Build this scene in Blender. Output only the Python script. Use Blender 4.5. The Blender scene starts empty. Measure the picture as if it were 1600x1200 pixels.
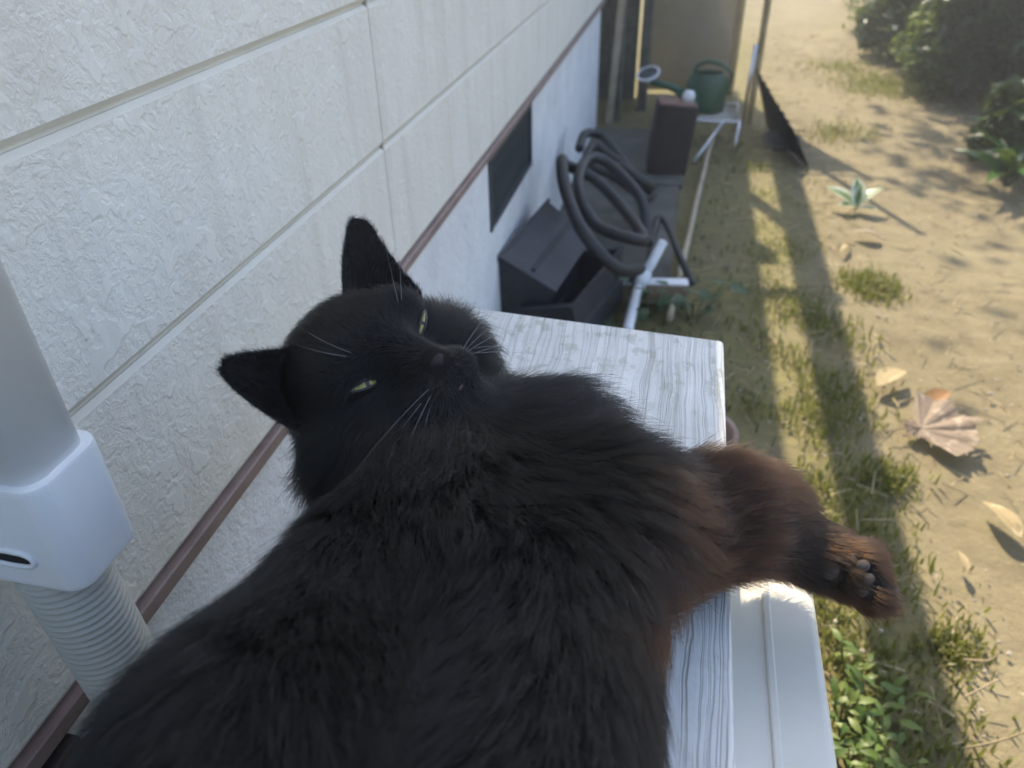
import bpy, bmesh, math, random
import numpy as np
from mathutils import Vector, Matrix, kdtree
random.seed(7); rng = np.random.default_rng(7)
S = bpy.context.scene
COL = S.collection
# ------------------------------------------------------------------ camera
F_PX = 1172.5
def _n(v): v = np.asarray(v, float); return v/np.linalg.norm(v)
_yv = _n([309., -816., F_PX]); _dv = _n([40., 1700., F_PX]); _dv = _n(_dv-_yv*(_dv@_yv))
_xv = np.cross(_dv, _yv)
RM = np.stack([_xv, _yv, -_dv])                 # world = RM @ (right, down, forward)
CAM = np.array([0.345, 0.0, 0.93])
def ray(u, v): return _n(RM @ np.array([u-800., v-600., F_PX]))
def at_z(u, v, z): r = ray(u, v); return CAM + r*((z-CAM[2])/r[2])
def at_x(u, v, x): r = ray(u, v); return CAM + r*((x-CAM[0])/r[0])
def at_y(u, v, y): r = ray(u, v); return CAM + r*((y-CAM[1])/r[1])
def at_t(u, v, t): return CAM + ray(u, v)*t
cr, cu, cb = RM@[1, 0, 0], RM@[0, -1, 0], RM@[0, 0, -1]
cd = bpy.data.cameras.new('camera'); cam = bpy.data.objects.new('camera', cd); COL.objects.link(cam)
cam.matrix_world = Matrix(((cr[0], cu[0], cb[0], CAM[0]), (cr[1], cu[1], cb[1], CAM[1]), (cr[2], cu[2], cb[2], CAM[2]), (0, 0, 0, 1)))
cd.sensor_width = 36; cd.lens = F_PX/1600*36; cd.clip_start = 0.02; cd.clip_end = 900
cd.dof.use_dof = True; cd.dof.focus_distance = 0.46; cd.dof.aperture_fstop = 8.0
S.camera = cam
# ------------------------------------------------------------------ sky and sun
SUN = _n([-0.34, 0.82, 1.0])
w = bpy.data.worlds.new('World'); S.world = w; w.use_nodes = True
nt = w.node_tree; bg = nt.nodes['Background']
sky = nt.nodes.new('ShaderNodeTexSky'); sky.sky_type = 'NISHITA'; sky.sun_disc = False
sky.sun_elevation = math.asin(SUN[2]); sky.sun_rotation = math.atan2(SUN[0], SUN[1])
nt.links.new(sky.outputs[0], bg.inputs[0]); bg.inputs[1].default_value = 0.15
sl = bpy.data.lights.new('sun', 'SUN'); sl.energy = 4.1; sl.angle = math.radians(0.55); sl.color = (1, .87, .66)
so = bpy.data.objects.new('sun', sl); COL.objects.link(so)
so.rotation_euler = Vector(SUN).to_track_quat('Z', 'Y').to_euler()
S.view_settings.view_transform = 'Standard'; S.view_settings.look = 'None'
S.view_settings.exposure = 1.5; S.view_settings.gamma = 1.0
S.render.engine = 'CYCLES'
S.cycles.use_denoising = True
S.cycles.use_adaptive_sampling = True; S.cycles.adaptive_threshold = .025; S.cycles.max_bounces = 6; S.cycles.glossy_bounces = 4; S.cycles.transmission_bounces = 5; S.cycles.transparent_max_bounces = 12
S.cycles_curves.shape = 'RIBBONS' if hasattr(S, 'cycles_curves') else None
# ------------------------------------------------------------------ helpers
def link(o, parent=None):
    COL.objects.link(o)
    if parent is not None: o.parent = parent
    return o
def mesh_obj(name, bm_or_me, mat=None, parent=None, smooth=False):
    if isinstance(bm_or_me, bmesh.types.BMesh):
        me = bpy.data.meshes.new(name); bm_or_me.to_mesh(me); bm_or_me.free()
    else: me = bm_or_me
    if smooth: me.polygons.foreach_set('use_smooth', [True]*len(me.polygons))
    if mat is not None and not me.materials: me.materials.append(mat)
    return link(bpy.data.objects.new(name, me), parent)
def thing(name, label, cat, loc=(0, 0, 0), group=None):
    o = bpy.data.objects.new(name, None); COL.objects.link(o); o.location = loc
    o.empty_display_size = .05
    return tag(o, label, cat, group)
def tag(o, label, cat, group=None, kind=None):
    if label: o['label'] = label
    if cat: o['category'] = cat
    if group: o['group'] = group
    if kind: o['kind'] = kind
    return o
def struct(o): o['kind'] = 'structure'; return o
def bm_box(bm, lo, hi, bevel=0, seg=2):
    lo, hi = Vector(lo), Vector(hi)
    g = bmesh.ops.create_cube(bm, size=1)['verts']
    for v in g: v.co = Vector([(lo[i]+hi[i])/2 + v.co[i]*(hi[i]-lo[i]) for i in range(3)])
    if bevel:
        es = list({e for v in g for e in v.link_edges})
        bmesh.ops.bevel(bm, geom=es, offset=bevel, segments=seg, profile=.5, affect='EDGES')
    return bm
def box(name, lo, hi, mat, parent=None, bevel=0, seg=2, smooth=False):
    return mesh_obj(name, bm_box(bmesh.new(), lo, hi, bevel, seg), mat, parent, smooth)
def bm_tube(bm, pts, rad, n=10, closed=False, caps=True):
    pts = [Vector(p) for p in pts]; m = len(pts)
    rads = rad if hasattr(rad, '__len__') else [rad]*m
    rings = []; up = None
    for i, p in enumerate(pts):
        a = pts[(i-1) % m] if (closed or i > 0) else p
        b = pts[(i+1) % m] if (closed or i < m-1) else p
        t = (b-a).normalized()
        if up is None:
            up = t.orthogonal().normalized()
        up = (up - t*up.dot(t)).normalized(); sd = t.cross(up)
        rings.append([bm.verts.new(p + (up*math.cos(2*math.pi*k/n) + sd*math.sin(2*math.pi*k/n))*rads[i]) for k in range(n)])
    for i in range(m if closed else m-1):
        A, B = rings[i], rings[(i+1) % m]
        for k in range(n): bm.faces.new((A[k], A[(k+1) % n], B[(k+1) % n], B[k]))
    if caps and not closed:
        bm.faces.new(rings[0][::-1]); bm.faces.new(rings[-1])
    return bm
def tube(name, pts, rad, mat, parent=None, n=10, closed=False, smooth=True):
    o = mesh_obj(name, bm_tube(bmesh.new(), pts, rad, n, closed), mat, parent, smooth)
    return o
def bm_lathe(bm, prof, n=24, M=None):
    rings = []
    for r, z in prof:
        rings.append([bm.verts.new((r*math.cos(2*math.pi*k/n), r*math.sin(2*math.pi*k/n), z)) for k in range(n)])
    for A, B in zip(rings, rings[1:]):
        for k in range(n): bm.faces.new((A[k], A[(k+1) % n], B[(k+1) % n], B[k]))
    if M is not None: bmesh.ops.transform(bm, matrix=M, verts=[v for r in rings for v in r])
    return bm
def spline(pts, k=8, closed=False):
    P = [Vector(p) for p in pts]; n = len(P); out = []
    for i in range(n if closed else n-1):
        if closed: a, b, c, d = P[(i-1) % n], P[i], P[(i+1) % n], P[(i+2) % n]
        else: a, b, c, d = P[max(i-1, 0)], P[i], P[i+1], P[min(i+2, n-1)]
        for j in range(k):
            t = j/k
            out.append(.5*((2*b)+(c-a)*t+(2*a-5*b+4*c-d)*t*t+(3*b-a-3*c+d)*t**3))
    if not closed: out.append(P[-1])
    return out
# ------------------------------------------------------------------ materials
class NB:
    def __init__(self, name):
        self.m = bpy.data.materials.new(name); self.m.use_nodes = True
        self.t = self.m.node_tree; self.bsdf = self.t.nodes['Principled BSDF']; self.out = self.t.nodes['Material Output']
        self._c = None
    def n(self, typ, **kw):
        nd = self.t.nodes.new(typ)
        for k, v in kw.items():
            if k.startswith('i_'): nd.inputs[k[2:].replace('_', ' ')].default_value = v
            else: setattr(nd, k, v)
        return nd
    def l(self, a, b): self.t.links.new(a, b)
    def co(self, which='Object'):
        if self._c is None: self._c = self.n('ShaderNodeTexCoord')
        return self._c.outputs[which]
    def pos(self): return self.n('ShaderNodeNewGeometry').outputs['Position']
    def map(self, vec, scale=(1, 1, 1), loc=(0, 0, 0), rot=(0, 0, 0)):
        mp = self.n('ShaderNodeMapping'); self.l(vec, mp.inputs[0])
        mp.inputs['Scale'].default_value = scale; mp.inputs['Location'].default_value = loc; mp.inputs['Rotation'].default_value = rot
        return mp.outputs[0]
    def noise(self, vec, scale, detail=4, rough=.55, dist=0):
        nd = self.n('ShaderNodeTexNoise'); self.l(vec, nd.inputs['Vector'])
        nd.inputs['Scale'].default_value = scale; nd.inputs['Detail'].default_value = detail
        nd.inputs['Roughness'].default_value = rough; nd.inputs['Distortion'].default_value = dist
        return nd.outputs['Fac']
    def voro(self, vec, scale, feature='F1', out='Distance', rand=1):
        nd = self.n('ShaderNodeTexVoronoi', feature=feature); self.l(vec, nd.inputs['Vector'])
        nd.inputs['Scale'].default_value = scale; nd.inputs['Randomness'].default_value = rand
        return nd.outputs[out]
    def ramp(self, fac, stops, interp='LINEAR'):
        nd = self.n('ShaderNodeValToRGB'); self.l(fac, nd.inputs[0]); r = nd.color_ramp; r.interpolation = interp
        while len(r.elements) < len(stops): r.elements.new(.5)
        for e, (p, c) in zip(r.elements, stops):
            e.position = p; e.color = (*c, 1) if hasattr(c, '__len__') else (c, c, c, 1)
        return nd.outputs[0]
    def mix(self, fac, a, b, typ='MIX'):
        nd = self.n('ShaderNodeMix', data_type='RGBA', blend_type=typ)
        for s, v in ((nd.inputs[0], fac), (nd.inputs[6], a), (nd.inputs[7], b)):
            if isinstance(v, bpy.types.NodeSocket): self.l(v, s)
            elif hasattr(v, '__len__'): s.default_value = (*v, 1) if len(v) == 3 else v
            else: s.default_value = v
        return nd.outputs[2]
    def math(self, op, a, b=0., c=0.):
        nd = self.n('ShaderNodeMath', operation=op)
        for s, v in zip(nd.inputs, (a, b, c)):
            if isinstance(v, bpy.types.NodeSocket): self.l(v, s)
            else: s.default_value = v
        return nd.outputs[0]
    def bump(self, h, strength=.5, dist=.002, normal=None):
        nd = self.n('ShaderNodeBump'); self.l(h, nd.inputs['Height'])
        nd.inputs['Strength'].default_value = strength; nd.inputs['Distance'].default_value = dist
        if normal is not None: self.l(normal, nd.inputs['Normal'])
        self.l(nd.outputs[0], self.bsdf.inputs['Normal']); return nd.outputs[0]
    def set(self, color=None, rough=None, **kw):
        b = self.bsdf.inputs
        if color is not None:
            if isinstance(color, bpy.types.NodeSocket): self.l(color, b['Base Color'])
            else: b['Base Color'].default_value = (*color, 1)
        if rough is not None:
            if isinstance(rough, bpy.types.NodeSocket): self.l(rough, b['Roughness'])
            else: b['Roughness'].default_value = rough
        for k, v in kw.items(): b[k.replace('_', ' ')].default_value = v
        return self.m
def mottled(name, c1, c2, scale=20, rough=.6, bump=.0, bd=.002, metallic=0, coord='Object', lo=.35, hi=.65, spec=.5):
    B = NB(name); f = B.noise(B.co(coord), scale, 6)
    c = B.mix(B.ramp(f, [(lo, 0.), (hi, 1.)]), c1, c2)
    if bump: B.bump(B.noise(B.co(coord), scale*3, 4), bump, bd)
    B.set(c, rough, Metallic=metallic); B.bsdf.inputs['Specular IOR Level'].default_value = spec
    return B.m
def M_stucco():
    B = NB('stucco_siding'); v = B.pos()
    wv = B.n('ShaderNodeVectorMath', operation='ADD'); B.l(v, wv.inputs[0])
    nz = B.n('ShaderNodeTexNoise'); B.l(v, nz.inputs['Vector']); nz.inputs['Scale'].default_value = 60; nz.inputs['Detail'].default_value = 3
    sc = B.n('ShaderNodeVectorMath', operation='SCALE'); B.l(nz.outputs['Color'], sc.inputs[0]); sc.inputs['Scale'].default_value = .016
    B.l(sc.outputs[0], wv.inputs[1]); p = wv.outputs[0]
    big = B.ramp(B.noise(p, 40, 2, .5), [(.56, 0.), (.64, 1.)])         # flat trowelled islands
    mid = B.ramp(B.noise(p, 150, 3, .6), [(.38, 0.), (.66, 1.)])         # crumbs between
    fin = B.noise(v, 260, 4, .6)
    h = B.math('ADD', B.math('MAXIMUM', big, B.math('MULTIPLY', mid, .72)), B.math('MULTIPLY', fin, .28))
    B.bump(h, .43, .0022)
    dirt = B.ramp(B.noise(v, 9, 5), [(.3, (.81, .77, .68)), (.7, (.86, .83, .745))])
    c = B.mix(B.math('MULTIPLY', big, .25), dirt, (.88, .85, .775))
    strk = B.ramp(B.noise(B.map(v, (1, 16, 1.1)), 1.6, 5, .6), [(.48, 0.), (.78, .5)])
    c = B.mix(strk, c, (.60, .55, .46))
    spots = B.ramp(B.voro(v, 34), [(.025, 1.), (.05, 0.)])
    c = B.mix(B.math('MULTIPLY', spots, .45), c, (.40, .36, .28))
    return B.set(c, .62)
def M_foundation():
    B = NB('white_foundation'); v = B.pos()
    h = B.math('ADD', B.noise(v, 70, 5, .6), B.math('MULTIPLY', B.noise(v, 240, 3), .4))
    B.bump(h, .75, .006)
    c = B.ramp(B.noise(v, 11, 6, .6), [(.30, (.74, .75, .76)), (.6, (.87, .87, .87))])
    chip = B.ramp(B.noise(v, 26, 3, .5), [(.735, 0.), (.75, 1.)])
    return B.set(B.mix(chip, c, (.33, .32, .26)), .8)
def M_plank():
    B = NB('weathered_white_plank'); v = B.co('Object')
    # distortion of the grain round a knot
    kn = B.n('ShaderNodeVectorMath', operation='DISTANCE')
    flat = B.map(v, (1, .55, 0)); B.l(flat, kn.inputs[0]); kn.inputs[1].default_value = (.112, .515*.55, 0)
    k = B.ramp(kn.outputs['Value'], [(.0, 1.), (.055, 0.)], 'EASE')
    sep = B.n('ShaderNodeSeparateXYZ'); B.l(v, sep.inputs[0])
    wob = B.noise(B.map(v, (6, 2.2, 1)), 3, 3)
    x = B.math('ADD', sep.outputs[0], B.math('MULTIPLY', wob, .022))
    x = B.math('ADD', x, B.math('MULTIPLY', k, .022))
    cmb = B.n('ShaderNodeCombineXYZ'); B.l(x, cmb.inputs[0]); B.l(sep.outputs[1], cmb.inputs[1])
    g1 = B.noise(B.map(cmb.outputs[0], (190, 1.0, 0)), 1, 2, .5)
    g2 = B.noise(B.map(cmb.outputs[0], (420, 5, 0)), 1, 3, .6)
    lines = B.ramp(g1, [(.0, 0.), (.505, 0.), (.575, 1.)])
    line2 = B.ramp(g1, [(.40, 1.), (.445, 0.)])
    lines = B.math('MAXIMUM', lines, B.math('MULTIPLY', line2, .0))
    thin = B.math('MAXIMUM', B.ramp(g1, [(.47, 0.), (.495, 1.), (.52, 0.)]), B.ramp(g1, [(.57, 0.), (.60, .8), (.63, 0.)]))
    wear = B.ramp(B.noise(B.map(v, (1, .5, 1)), 26, 5, .65), [(.38, 0.), (.62, 1.)])
    crack = B.math('MULTIPLY', B.math('MAXIMUM', thin, B.math('MULTIPLY', lines, .12)), B.math('ADD', .45, B.math('MULTIPLY', wear, .5)))
    paint = B.mix(B.ramp(B.noise(v, 18, 5), [(.35, 0.), (.7, 1.)]), (.68, .67, .63), (.83, .82, .78))
    paint = B.mix(B.math('MULTIPLY', B.ramp(g2, [(.45, 0.), (.75, 1.)]), .35), paint, (.52, .52, .49))
    c = B.mix(crack, paint, (.37, .35, .30))
    # bare patches near the far end and the knot
    endm = B.math('MULTIPLY', B.ramp(sep.outputs[1], [(.40, .35), (.585, 1.)]), B.ramp(B.noise(B.map(v, (1, .7, 1)), 60, 5, .65), [(.54, 0.), (.60, 1.)]))
    c = B.mix(B.math('MULTIPLY', endm, .6), c, (.40, .40, .30))
    kring = B.math('MULTIPLY', B.ramp(kn.outputs['Value'], [(.012, 1.), (.024, 0.)]), B.ramp(B.noise(v, 160, 4), [(.45, 0.), (.6, 1.)]))
    c = B.mix(kring, c, (.30, .22, .15))
    hh = B.math('SUBTRACT', B.math('MULTIPLY', B.noise(v, 300, 3), .25), crack)
    B.bump(hh, .55, .0018)
    return B.set(c, .62)
def M_ground():
    B = NB('garden_soil'); v = B.pos()
    sep = B.n('ShaderNodeSeparateXYZ'); B.l(v, sep.inputs[0])
    big = B.noise(v, 2.2, 6, .6); mid = B.noise(v, 14, 6, .65); fin = B.noise(v, 90, 5, .7)
    c = B.ramp(mid, [(.28, (.115, .094, .046)), (.5, (.185, .156, .080)), (.74, (.25, .213, .12))])
    c = B.mix(B.ramp(fin, [(.35, .5), (.75, 0.)]), c, (.17, .125, .078))
    c = B.mix(B.ramp(big, [(.45, 0.), (.75, .5)]), c, (.28, .238, .14))
    # moss along the strip beside the house
    xs = B.math('ADD', sep.outputs[0], B.math('MULTIPLY', B.noise(v, 3.5, 4), .34))
    moss = B.ramp(xs, [(.0, 1.), (.86, 1.), (.98, 0.)])
    moss = B.math('MULTIPLY', moss, B.ramp(B.noise(v, 7, 5, .6), [(.30, .25), (.62, 1.)]))
    mc = B.ramp(B.noise(v, 40, 5), [(.3, (.075, .072, .02)), (.7, (.20, .175, .045))])
    c = B.mix(B.math('MULTIPLY', moss, .8), c, mc)
    peb = B.voro(v, 75); pebm = B.ramp(peb, [(.10, 1.), (.2, 0.)])
    c = B.mix(B.math('MULTIPLY', pebm, B.ramp(B.noise(v, 31, 2), [(.60, 0.), (.66, .7)])), c, (.46, .40, .31))
    h = B.math('ADD', B.math('MULTIPLY', B.noise(v, 24, 6, .65), 1.), B.math('MULTIPLY', fin, .4))
    B.bump(h, .6, .016)
    return B.set(c, .95)
def leaf_mat(name, c1, c2, trans=.35, rough=.45, edge=None, scale=12, veins=False):
    B = NB(name); B.t.nodes.remove(B.bsdf)
    info = B.n('ShaderNodeObjectInfo').outputs['Random']; v = B.co('Object')
    geo = B.n('ShaderNodeNewGeometry').outputs['Random Per Island']
    f = B.math('FRACT', B.math('ADD', B.math('ADD', B.math('MULTIPLY', B.noise(v, scale, 4), .9), info), geo))
    c = B.mix(f, c1, c2)
    if edge is not None:
        uv = B.n('ShaderNodeUVMap').outputs[0]; sp = B.n('ShaderNodeSeparateXYZ'); B.l(uv, sp.inputs[0])
        a = B.math('ABSOLUTE', B.math('SUBTRACT', sp.outputs[0], .5))
        a = B.math('ADD', a, B.math('MULTIPLY', B.noise(B.map(uv, (9, 2, 1)), 3, 3), .25))
        c = B.mix(B.ramp(a, [(.33, 0.), (.40, 1.)]), c, edge)
    if veins:
        uv = B.n('ShaderNodeUVMap').outputs[0]; sp = B.n('ShaderNodeSeparateXYZ'); B.l(uv, sp.inputs[0])
        a = B.math('ABSOLUTE', B.math('SUBTRACT', sp.outputs[0], .5))
        side = B.math('ABSOLUTE', B.math('SUBTRACT', B.math('FRACT', B.math('SUBTRACT', B.math('MULTIPLY', sp.outputs[1], 8.), B.math('MULTIPLY', a, 5.))), .5))
        vm = B.math('MAXIMUM', B.ramp(a, [(.02, 1.), (.05, 0.)]), B.ramp(side, [(.03, .7), (.09, 0.)]))
        c = B.mix(B.math('MULTIPLY', vm, .55), c, tuple(.45*x for x in c1))
        c = B.mix(B.ramp(B.noise(v, 55, 5, .65), [(.55, 0.), (.68, .75)]), c, tuple(.35*x for x in c1))
    d = B.n('ShaderNodeBsdfPrincipled'); B.l(c, d.inputs['Base Color']); d.inputs['Roughness'].default_value = rough
    t = B.n('ShaderNodeBsdfTranslucent'); B.l(B.mix(.25, c, (.5, .6, .05)), t.inputs[0])
    mx = B.n('ShaderNodeMixShader'); mx.inputs[0].default_value = trans
    B.l(d.outputs[0], mx.inputs[1]); B.l(t.outputs[0], mx.inputs[2]); B.l(mx.outputs[0], B.out.inputs[0])
    return B.m
def hair_mat(name, dark, rust, rough=.35, radial=.5):
    B = NB(name); B.t.nodes.remove(B.bsdf)
    ra = B.n('ShaderNodeAttribute', attribute_name='rust').outputs['Fac']
    h = B.n('ShaderNodeBsdfHairPrincipled', parametrization='ABSORPTION')
    mv = B.n('ShaderNodeMix', data_type='VECTOR'); B.l(ra, mv.inputs[0]); mv.inputs[4].default_value = dark; mv.inputs[5].default_value = rust
    B.l(mv.outputs[1], h.inputs['Absorption Coefficient'])
    h.inputs['Roughness'].default_value = rough; h.inputs['Radial Roughness'].default_value = radial
    h.inputs['Random Roughness'].default_value = .15
    B.l(h.outputs[0], B.out.inputs[0]); return B.m
def plain(name, c, rough=.5, metallic=0, **kw):
    B = NB(name); return B.set(c, rough, Metallic=metallic, **kw)
m_stucco = M_stucco(); m_found = M_foundation(); m_plank = M_plank(); m_ground = M_ground()
m_groove = mottled('siding_groove_paint', (.70, .655, .555), (.76, .72, .62), 14, .55)
m_caulk = mottled('joint_sealant', (.30, .27, .21), (.44, .41, .34), 40, .7)
m_brown = mottled('brown_flashing', (.25, .175, .155), (.32, .235, .21), 25, .45, .1)
m_brownd = mottled('dark_brown_paint', (.045, .03, .026), (.075, .052, .045), 30, .6, .2)
m_plastic = mottled('white_duct_plastic', (.84, .84, .83), (.89, .89, .88), 8, .38)
m_conduit = mottled('ivory_conduit', (.50, .485, .42), (.58, .565, .50), 10, .5)
m_acbeige = mottled('beige_unit_enamel', (.60, .575, .50), (.665, .64, .565), 12, .35)
m_dark = plain('dark_void', (.012, .012, .012), .9)
m_grille = mottled('dark_vent_metal', (.045, .052, .055), (.075, .085, .09), 30, .5)
m_rubber = mottled('black_rubber', (.012, .012, .013), (.026, .026, .028), 40, .5, .2)
m_blackpl = mottled('black_planter_plastic', (.02, .02, .025), (.04, .04, .048), 15, .5, .15)
m_green = mottled('green_can_plastic', (.008, .055, .03), (.014, .08, .042), 8, .38)
m_white = mottled('white_pvc', (.66, .68, .70), (.78, .79, .80), 12, .4)
m_concrete = mottled('old_concrete', (.065, .062, .05), (.13, .122, .10), 7, .9, .5, .006)
m_darkwood = mottled('dark_brown_block', (.02, .014, .012), (.038, .025, .02), 20, .75, .4)
m_redbrown = mottled('reddish_block_end', (.17, .095, .075), (.24, .14, .11), 25, .8, .4)
m_bamboo = mottled('bamboo_pole', (.27, .20, .09), (.40, .31, .15), 16, .5, .2)
m_cane = mottled('pale_cane', (.34, .28, .19), (.48, .42, .30), 18, .6, .2)
m_post = mottled('weathered_post', (.095, .09, .07), (.17, .16, .125), 22, .85, .5)
m_chrome = plain('steel_tube', (.62, .63, .65), .28, 1.0)
m_panel = mottled('dark_corrugated_sheet', (.04, .04, .036), (.085, .08, .07), 15, .6, .3)
m_timber = mottled('eave_timber', (.22, .15, .09), (.33, .24, .15), 14, .7, .3)
m_roof = mottled('roof_sheet', (.10, .10, .11), (.15, .15, .16), 10, .5)
# ================================================================== the setting
def ground():
    bm = bmesh.new()
    xs = sorted(set([-300, -60, -20, -8, -3] + list(np.arange(-1, 4.01, .05).round(3)) + [6, 10, 20, 60, 300]))
    ys = sorted(set([-300, -60, -20, -8, -3] + list(np.arange(-1, 8.01, .05).round(3)) + [10, 15, 25, 60, 300]))
    V = {}
    for i, x in enumerate(xs):
        for j, y in enumerate(ys):
            z = 0
            if -1 < x < 4 and -1 < y < 8:
                z = .012*math.sin(3.1*x+1.3*y)*math.sin(2.3*y-x) + .006*math.sin(9*x+4*y)*math.sin(7.3*y)
                z *= min(1, max(0, (x-.35)/.3))
                z -= .004
            V[i, j] = bm.verts.new((x, y, z))
    for i in range(len(xs)-1):
        for j in range(len(ys)-1):
            bm.faces.new((V[i, j], V[i+1, j], V[i+1, j+1], V[i, j+1]))
    return struct(mesh_obj('ground', bm, m_ground, smooth=True))
ground()
# concrete apron along the foundation, in slabs with open joints
ap = bpy.data.objects.new('pavement', None); COL.objects.link(ap); ap['kind'] = 'structure'
for k, (y0, y1, x1) in enumerate([(1.86, 2.58, .36), (2.59, 3.24, .37)]):
    bm = bm_box(bmesh.new(), (-.02, y0, -.05), (x1, y1, .012+.002*k), .006)
    mesh_obj('slab', bm, m_concrete, ap)

YC = 3.27                                    # the house corner
house = thing('house', 'house wall of cream stucco siding over a white foundation with brown flashing', 'house')
Z_FL0, Z_FL1 = .4845, .496
rows = [Z_FL1+.002, .658, .812, .966, 1.12, 1.274, 1.428, 1.660]
cols = [-3.5, -.98, .845, 2.66, YC]
def siding(y0, y1, z0, z1):
    G, D, c = .0016, .0028, .0042
    prof = [(-.011, z0+G), (-D, z0+G), (0, z0+G+c), (0, z1-G-c), (-D, z1-G), (-.011, z1-G)]
    bm = bmesh.new(); ny = 2
    L = [[bm.verts.new((x, y, z)) for x, z in prof] for y in (y0+.0012, y1-.0012)]
    for k in range(5):
        f = bm.faces.new((L[0][k], L[1][k], L[1][k+1], L[0][k+1]))
        f.material_index = 0 if k == 2 else 1
    bm.faces.new(L[0][::-1]); bm.faces.new(L[1])
    bmesh.ops.recalc_face_normals(bm, faces=bm.faces)
    o = mesh_obj('siding_board', bm, m_stucco, house); o.data.materials.append(m_groove); return o
for y0, y1 in zip(cols, cols[1:]):
    for z0, z1 in zip(rows, rows[1:]): siding(y0, y1, z0, z1)
box('wall_core', (-3, -3.5, .482), (-.0050, YC-.003, 1.66), m_groove, house)
for y in cols[1:-1]:
    box('joint_sealant', (-.009, y-.002, Z_FL1+.003), (-.0012, y+.002, 1.655), m_caulk, house)
# brown drip flashing: face plus its small lower lip
bm = bmesh.new(); bm_box(bm, (-.03, -3.5, Z_FL0), (.0045, YC+.004, Z_FL1), .0012, 1)
bm_box(bm, (.0005, -3.5, Z_FL0-.003), (.003, YC+.004, Z_FL0+.002))
mesh_obj('flashing', bm, m_brown, house)
# foundation built round the vent opening
VY0, VY1, VZ0, VZ1 = 1.385, 1.815, .318, .470
fx = -.012
bm = bmesh.new()
for lo, hi in [((-.16, -3.5, -.3), (fx, VY0, .481)), ((-.16, VY1, -.3), (fx, YC-.006, .481)),
               ((-.16, VY0+.0001, -.3), (fx, VY1-.0001, VZ0)), ((-.16, VY0+.0001, VZ1), (fx, VY1-.0001, .481))]:
    bm_box(bm, lo, hi)
mesh_obj('foundation', bm, m_found, house)
box('foundation_core', (-3, -3.5, -.3), (-.161, YC-.012, .480), m_dark, house)
vent = box('vent', (-.075, VY0-.0, VZ0), (-.07, VY1, VZ1), m_dark, house)
bm = bmesh.new()
for lo, hi in [((-.02, VY0+.0005, VZ0+.0005), (fx+.004, VY0+.012, VZ1-.0005)), ((-.02, VY1-.012, VZ0+.0005), (fx+.004, VY1-.0005, VZ1-.0005)),
               ((-.021, VY0+.012, VZ0+.0005), (fx+.003, VY1-.012, VZ0+.012)), ((-.021, VY0+.012, VZ1-.012), (fx+.003, VY1-.012, VZ1-.0005))]:
    bm_box(bm, lo, hi)
mesh_obj('vent_frame', bm, m_grille, vent)
bar = None
for k in range(30):
    y = VY0+.018 + k*(VY1-VY0-.036)/29
    if bar is None: bar = box('grille_bar', (-.024, -.0035, VZ0+.010), (-.015, .0035, VZ1-.010), m_grille, vent); o = bar
    else: o = link(bar.copy(), vent)
    o.location.y = y
# brown skirting board low on the near part of the wall
box('skirting_board', (-.0115, -1.2, .30), (.0035, .205, .4705), m_brownd, house, .002)
# roof with low eave, and the timber carried in front of it
bm = bmesh.new()
pr = [(.012, 1.700), (-3.2, 3.0), (-3.2, 3.05), (.012, 1.735)]
L = [[bm.verts.new((x, y, z)) for x, z in pr] for y in (-4., 5.4)]
for k in range(4): bm.faces.new((L[0][k], L[1][k], L[1][(k+1) % 4], L[0][(k+1) % 4]))
bm.faces.new(L[0][::-1]); bm.faces.new(L[1]); bmesh.ops.recalc_face_normals(bm, faces=bm.faces)
mesh_obj('roof', bm, m_roof, house)
box('eave_board', (-.02, -3.9, 1.662), (.010, 5.35, 1.694), m_timber, house, .003)
# drying timber on arms
XB, ZB = .222, 1.50
tb = thing('drying_beam', 'timber beam on arms above the window side of the house wall', 'beam', (0, 0, 0))
box('beam', (XB-.040, -1.5, ZB-.03), (XB+.040, 4.5, ZB+.03), m_timber, tb, .004)
for y in (-1.2, 1.02, 3.1):
    box('arm', (-.002, y-.02, ZB+.031), (XB+.05, y+.02, ZB+.055), m_timber, tb, .003)
box('arm', (-.002, 4.4, ZB+.031), (XB+.05, 4.44, ZB+.055), m_timber, tb, .003)

# ================================================================== outdoor unit and plank
AX0, AX1, AY0, AY1, AZ = .155, .4535, -.345, .452, .565
def rounded_prism(lo, hi, r, z0, z1, n=7, top_bevel=0):
    bm = bmesh.new(); pts = []
    for cx, cy, a0 in ((hi[0]-r, hi[1]-r, 0), (lo[0]+r, hi[1]-r, 90), (lo[0]+r, lo[1]+r, 180), (hi[0]-r, lo[1]+r, 270)):
        for k in range(n+1):
            a = math.radians(a0+90*k/n); pts.append((cx+r*math.cos(a), cy+r*math.sin(a)))
    cx, cy = (lo[0]+hi[0])/2, (lo[1]+hi[1])/2
    levels = [(z0, 0.), (z1-top_bevel, 0.)]
    if top_bevel:
        for k in range(1, 5):
            a = math.pi/2*k/4; levels.append((z1-top_bevel+top_bevel*math.sin(a), top_bevel*(1-math.cos(a))))
    R = []
    for z, ins in levels:
        R.append([bm.verts.new((x-ins*np.sign(x-cx)*min(1, abs(x-cx)/(hi[0]-cx-r+1e-6)*1), y-ins*np.sign(y-cy), z)) for x, y in pts])
    m = len(pts)
    for A, B in zip(R, R[1:]):
        for k in range(m): bm.faces.new((A[k], A[(k+1) % m], B[(k+1) % m], B[k]))
    bm.faces.new(R[0][::-1]); bm.faces.new(R[-1])
    return bm
ac = thing('outdoor_unit', 'beige air conditioner outdoor unit carrying the white plank beside the wall', 'outdoor unit', (AX0, AY0, 0))
def ch(o, par): o.matrix_parent_inverse = par.matrix_world.inverted() if False else Matrix.Translation(-Vector(par.location)); return o
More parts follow.
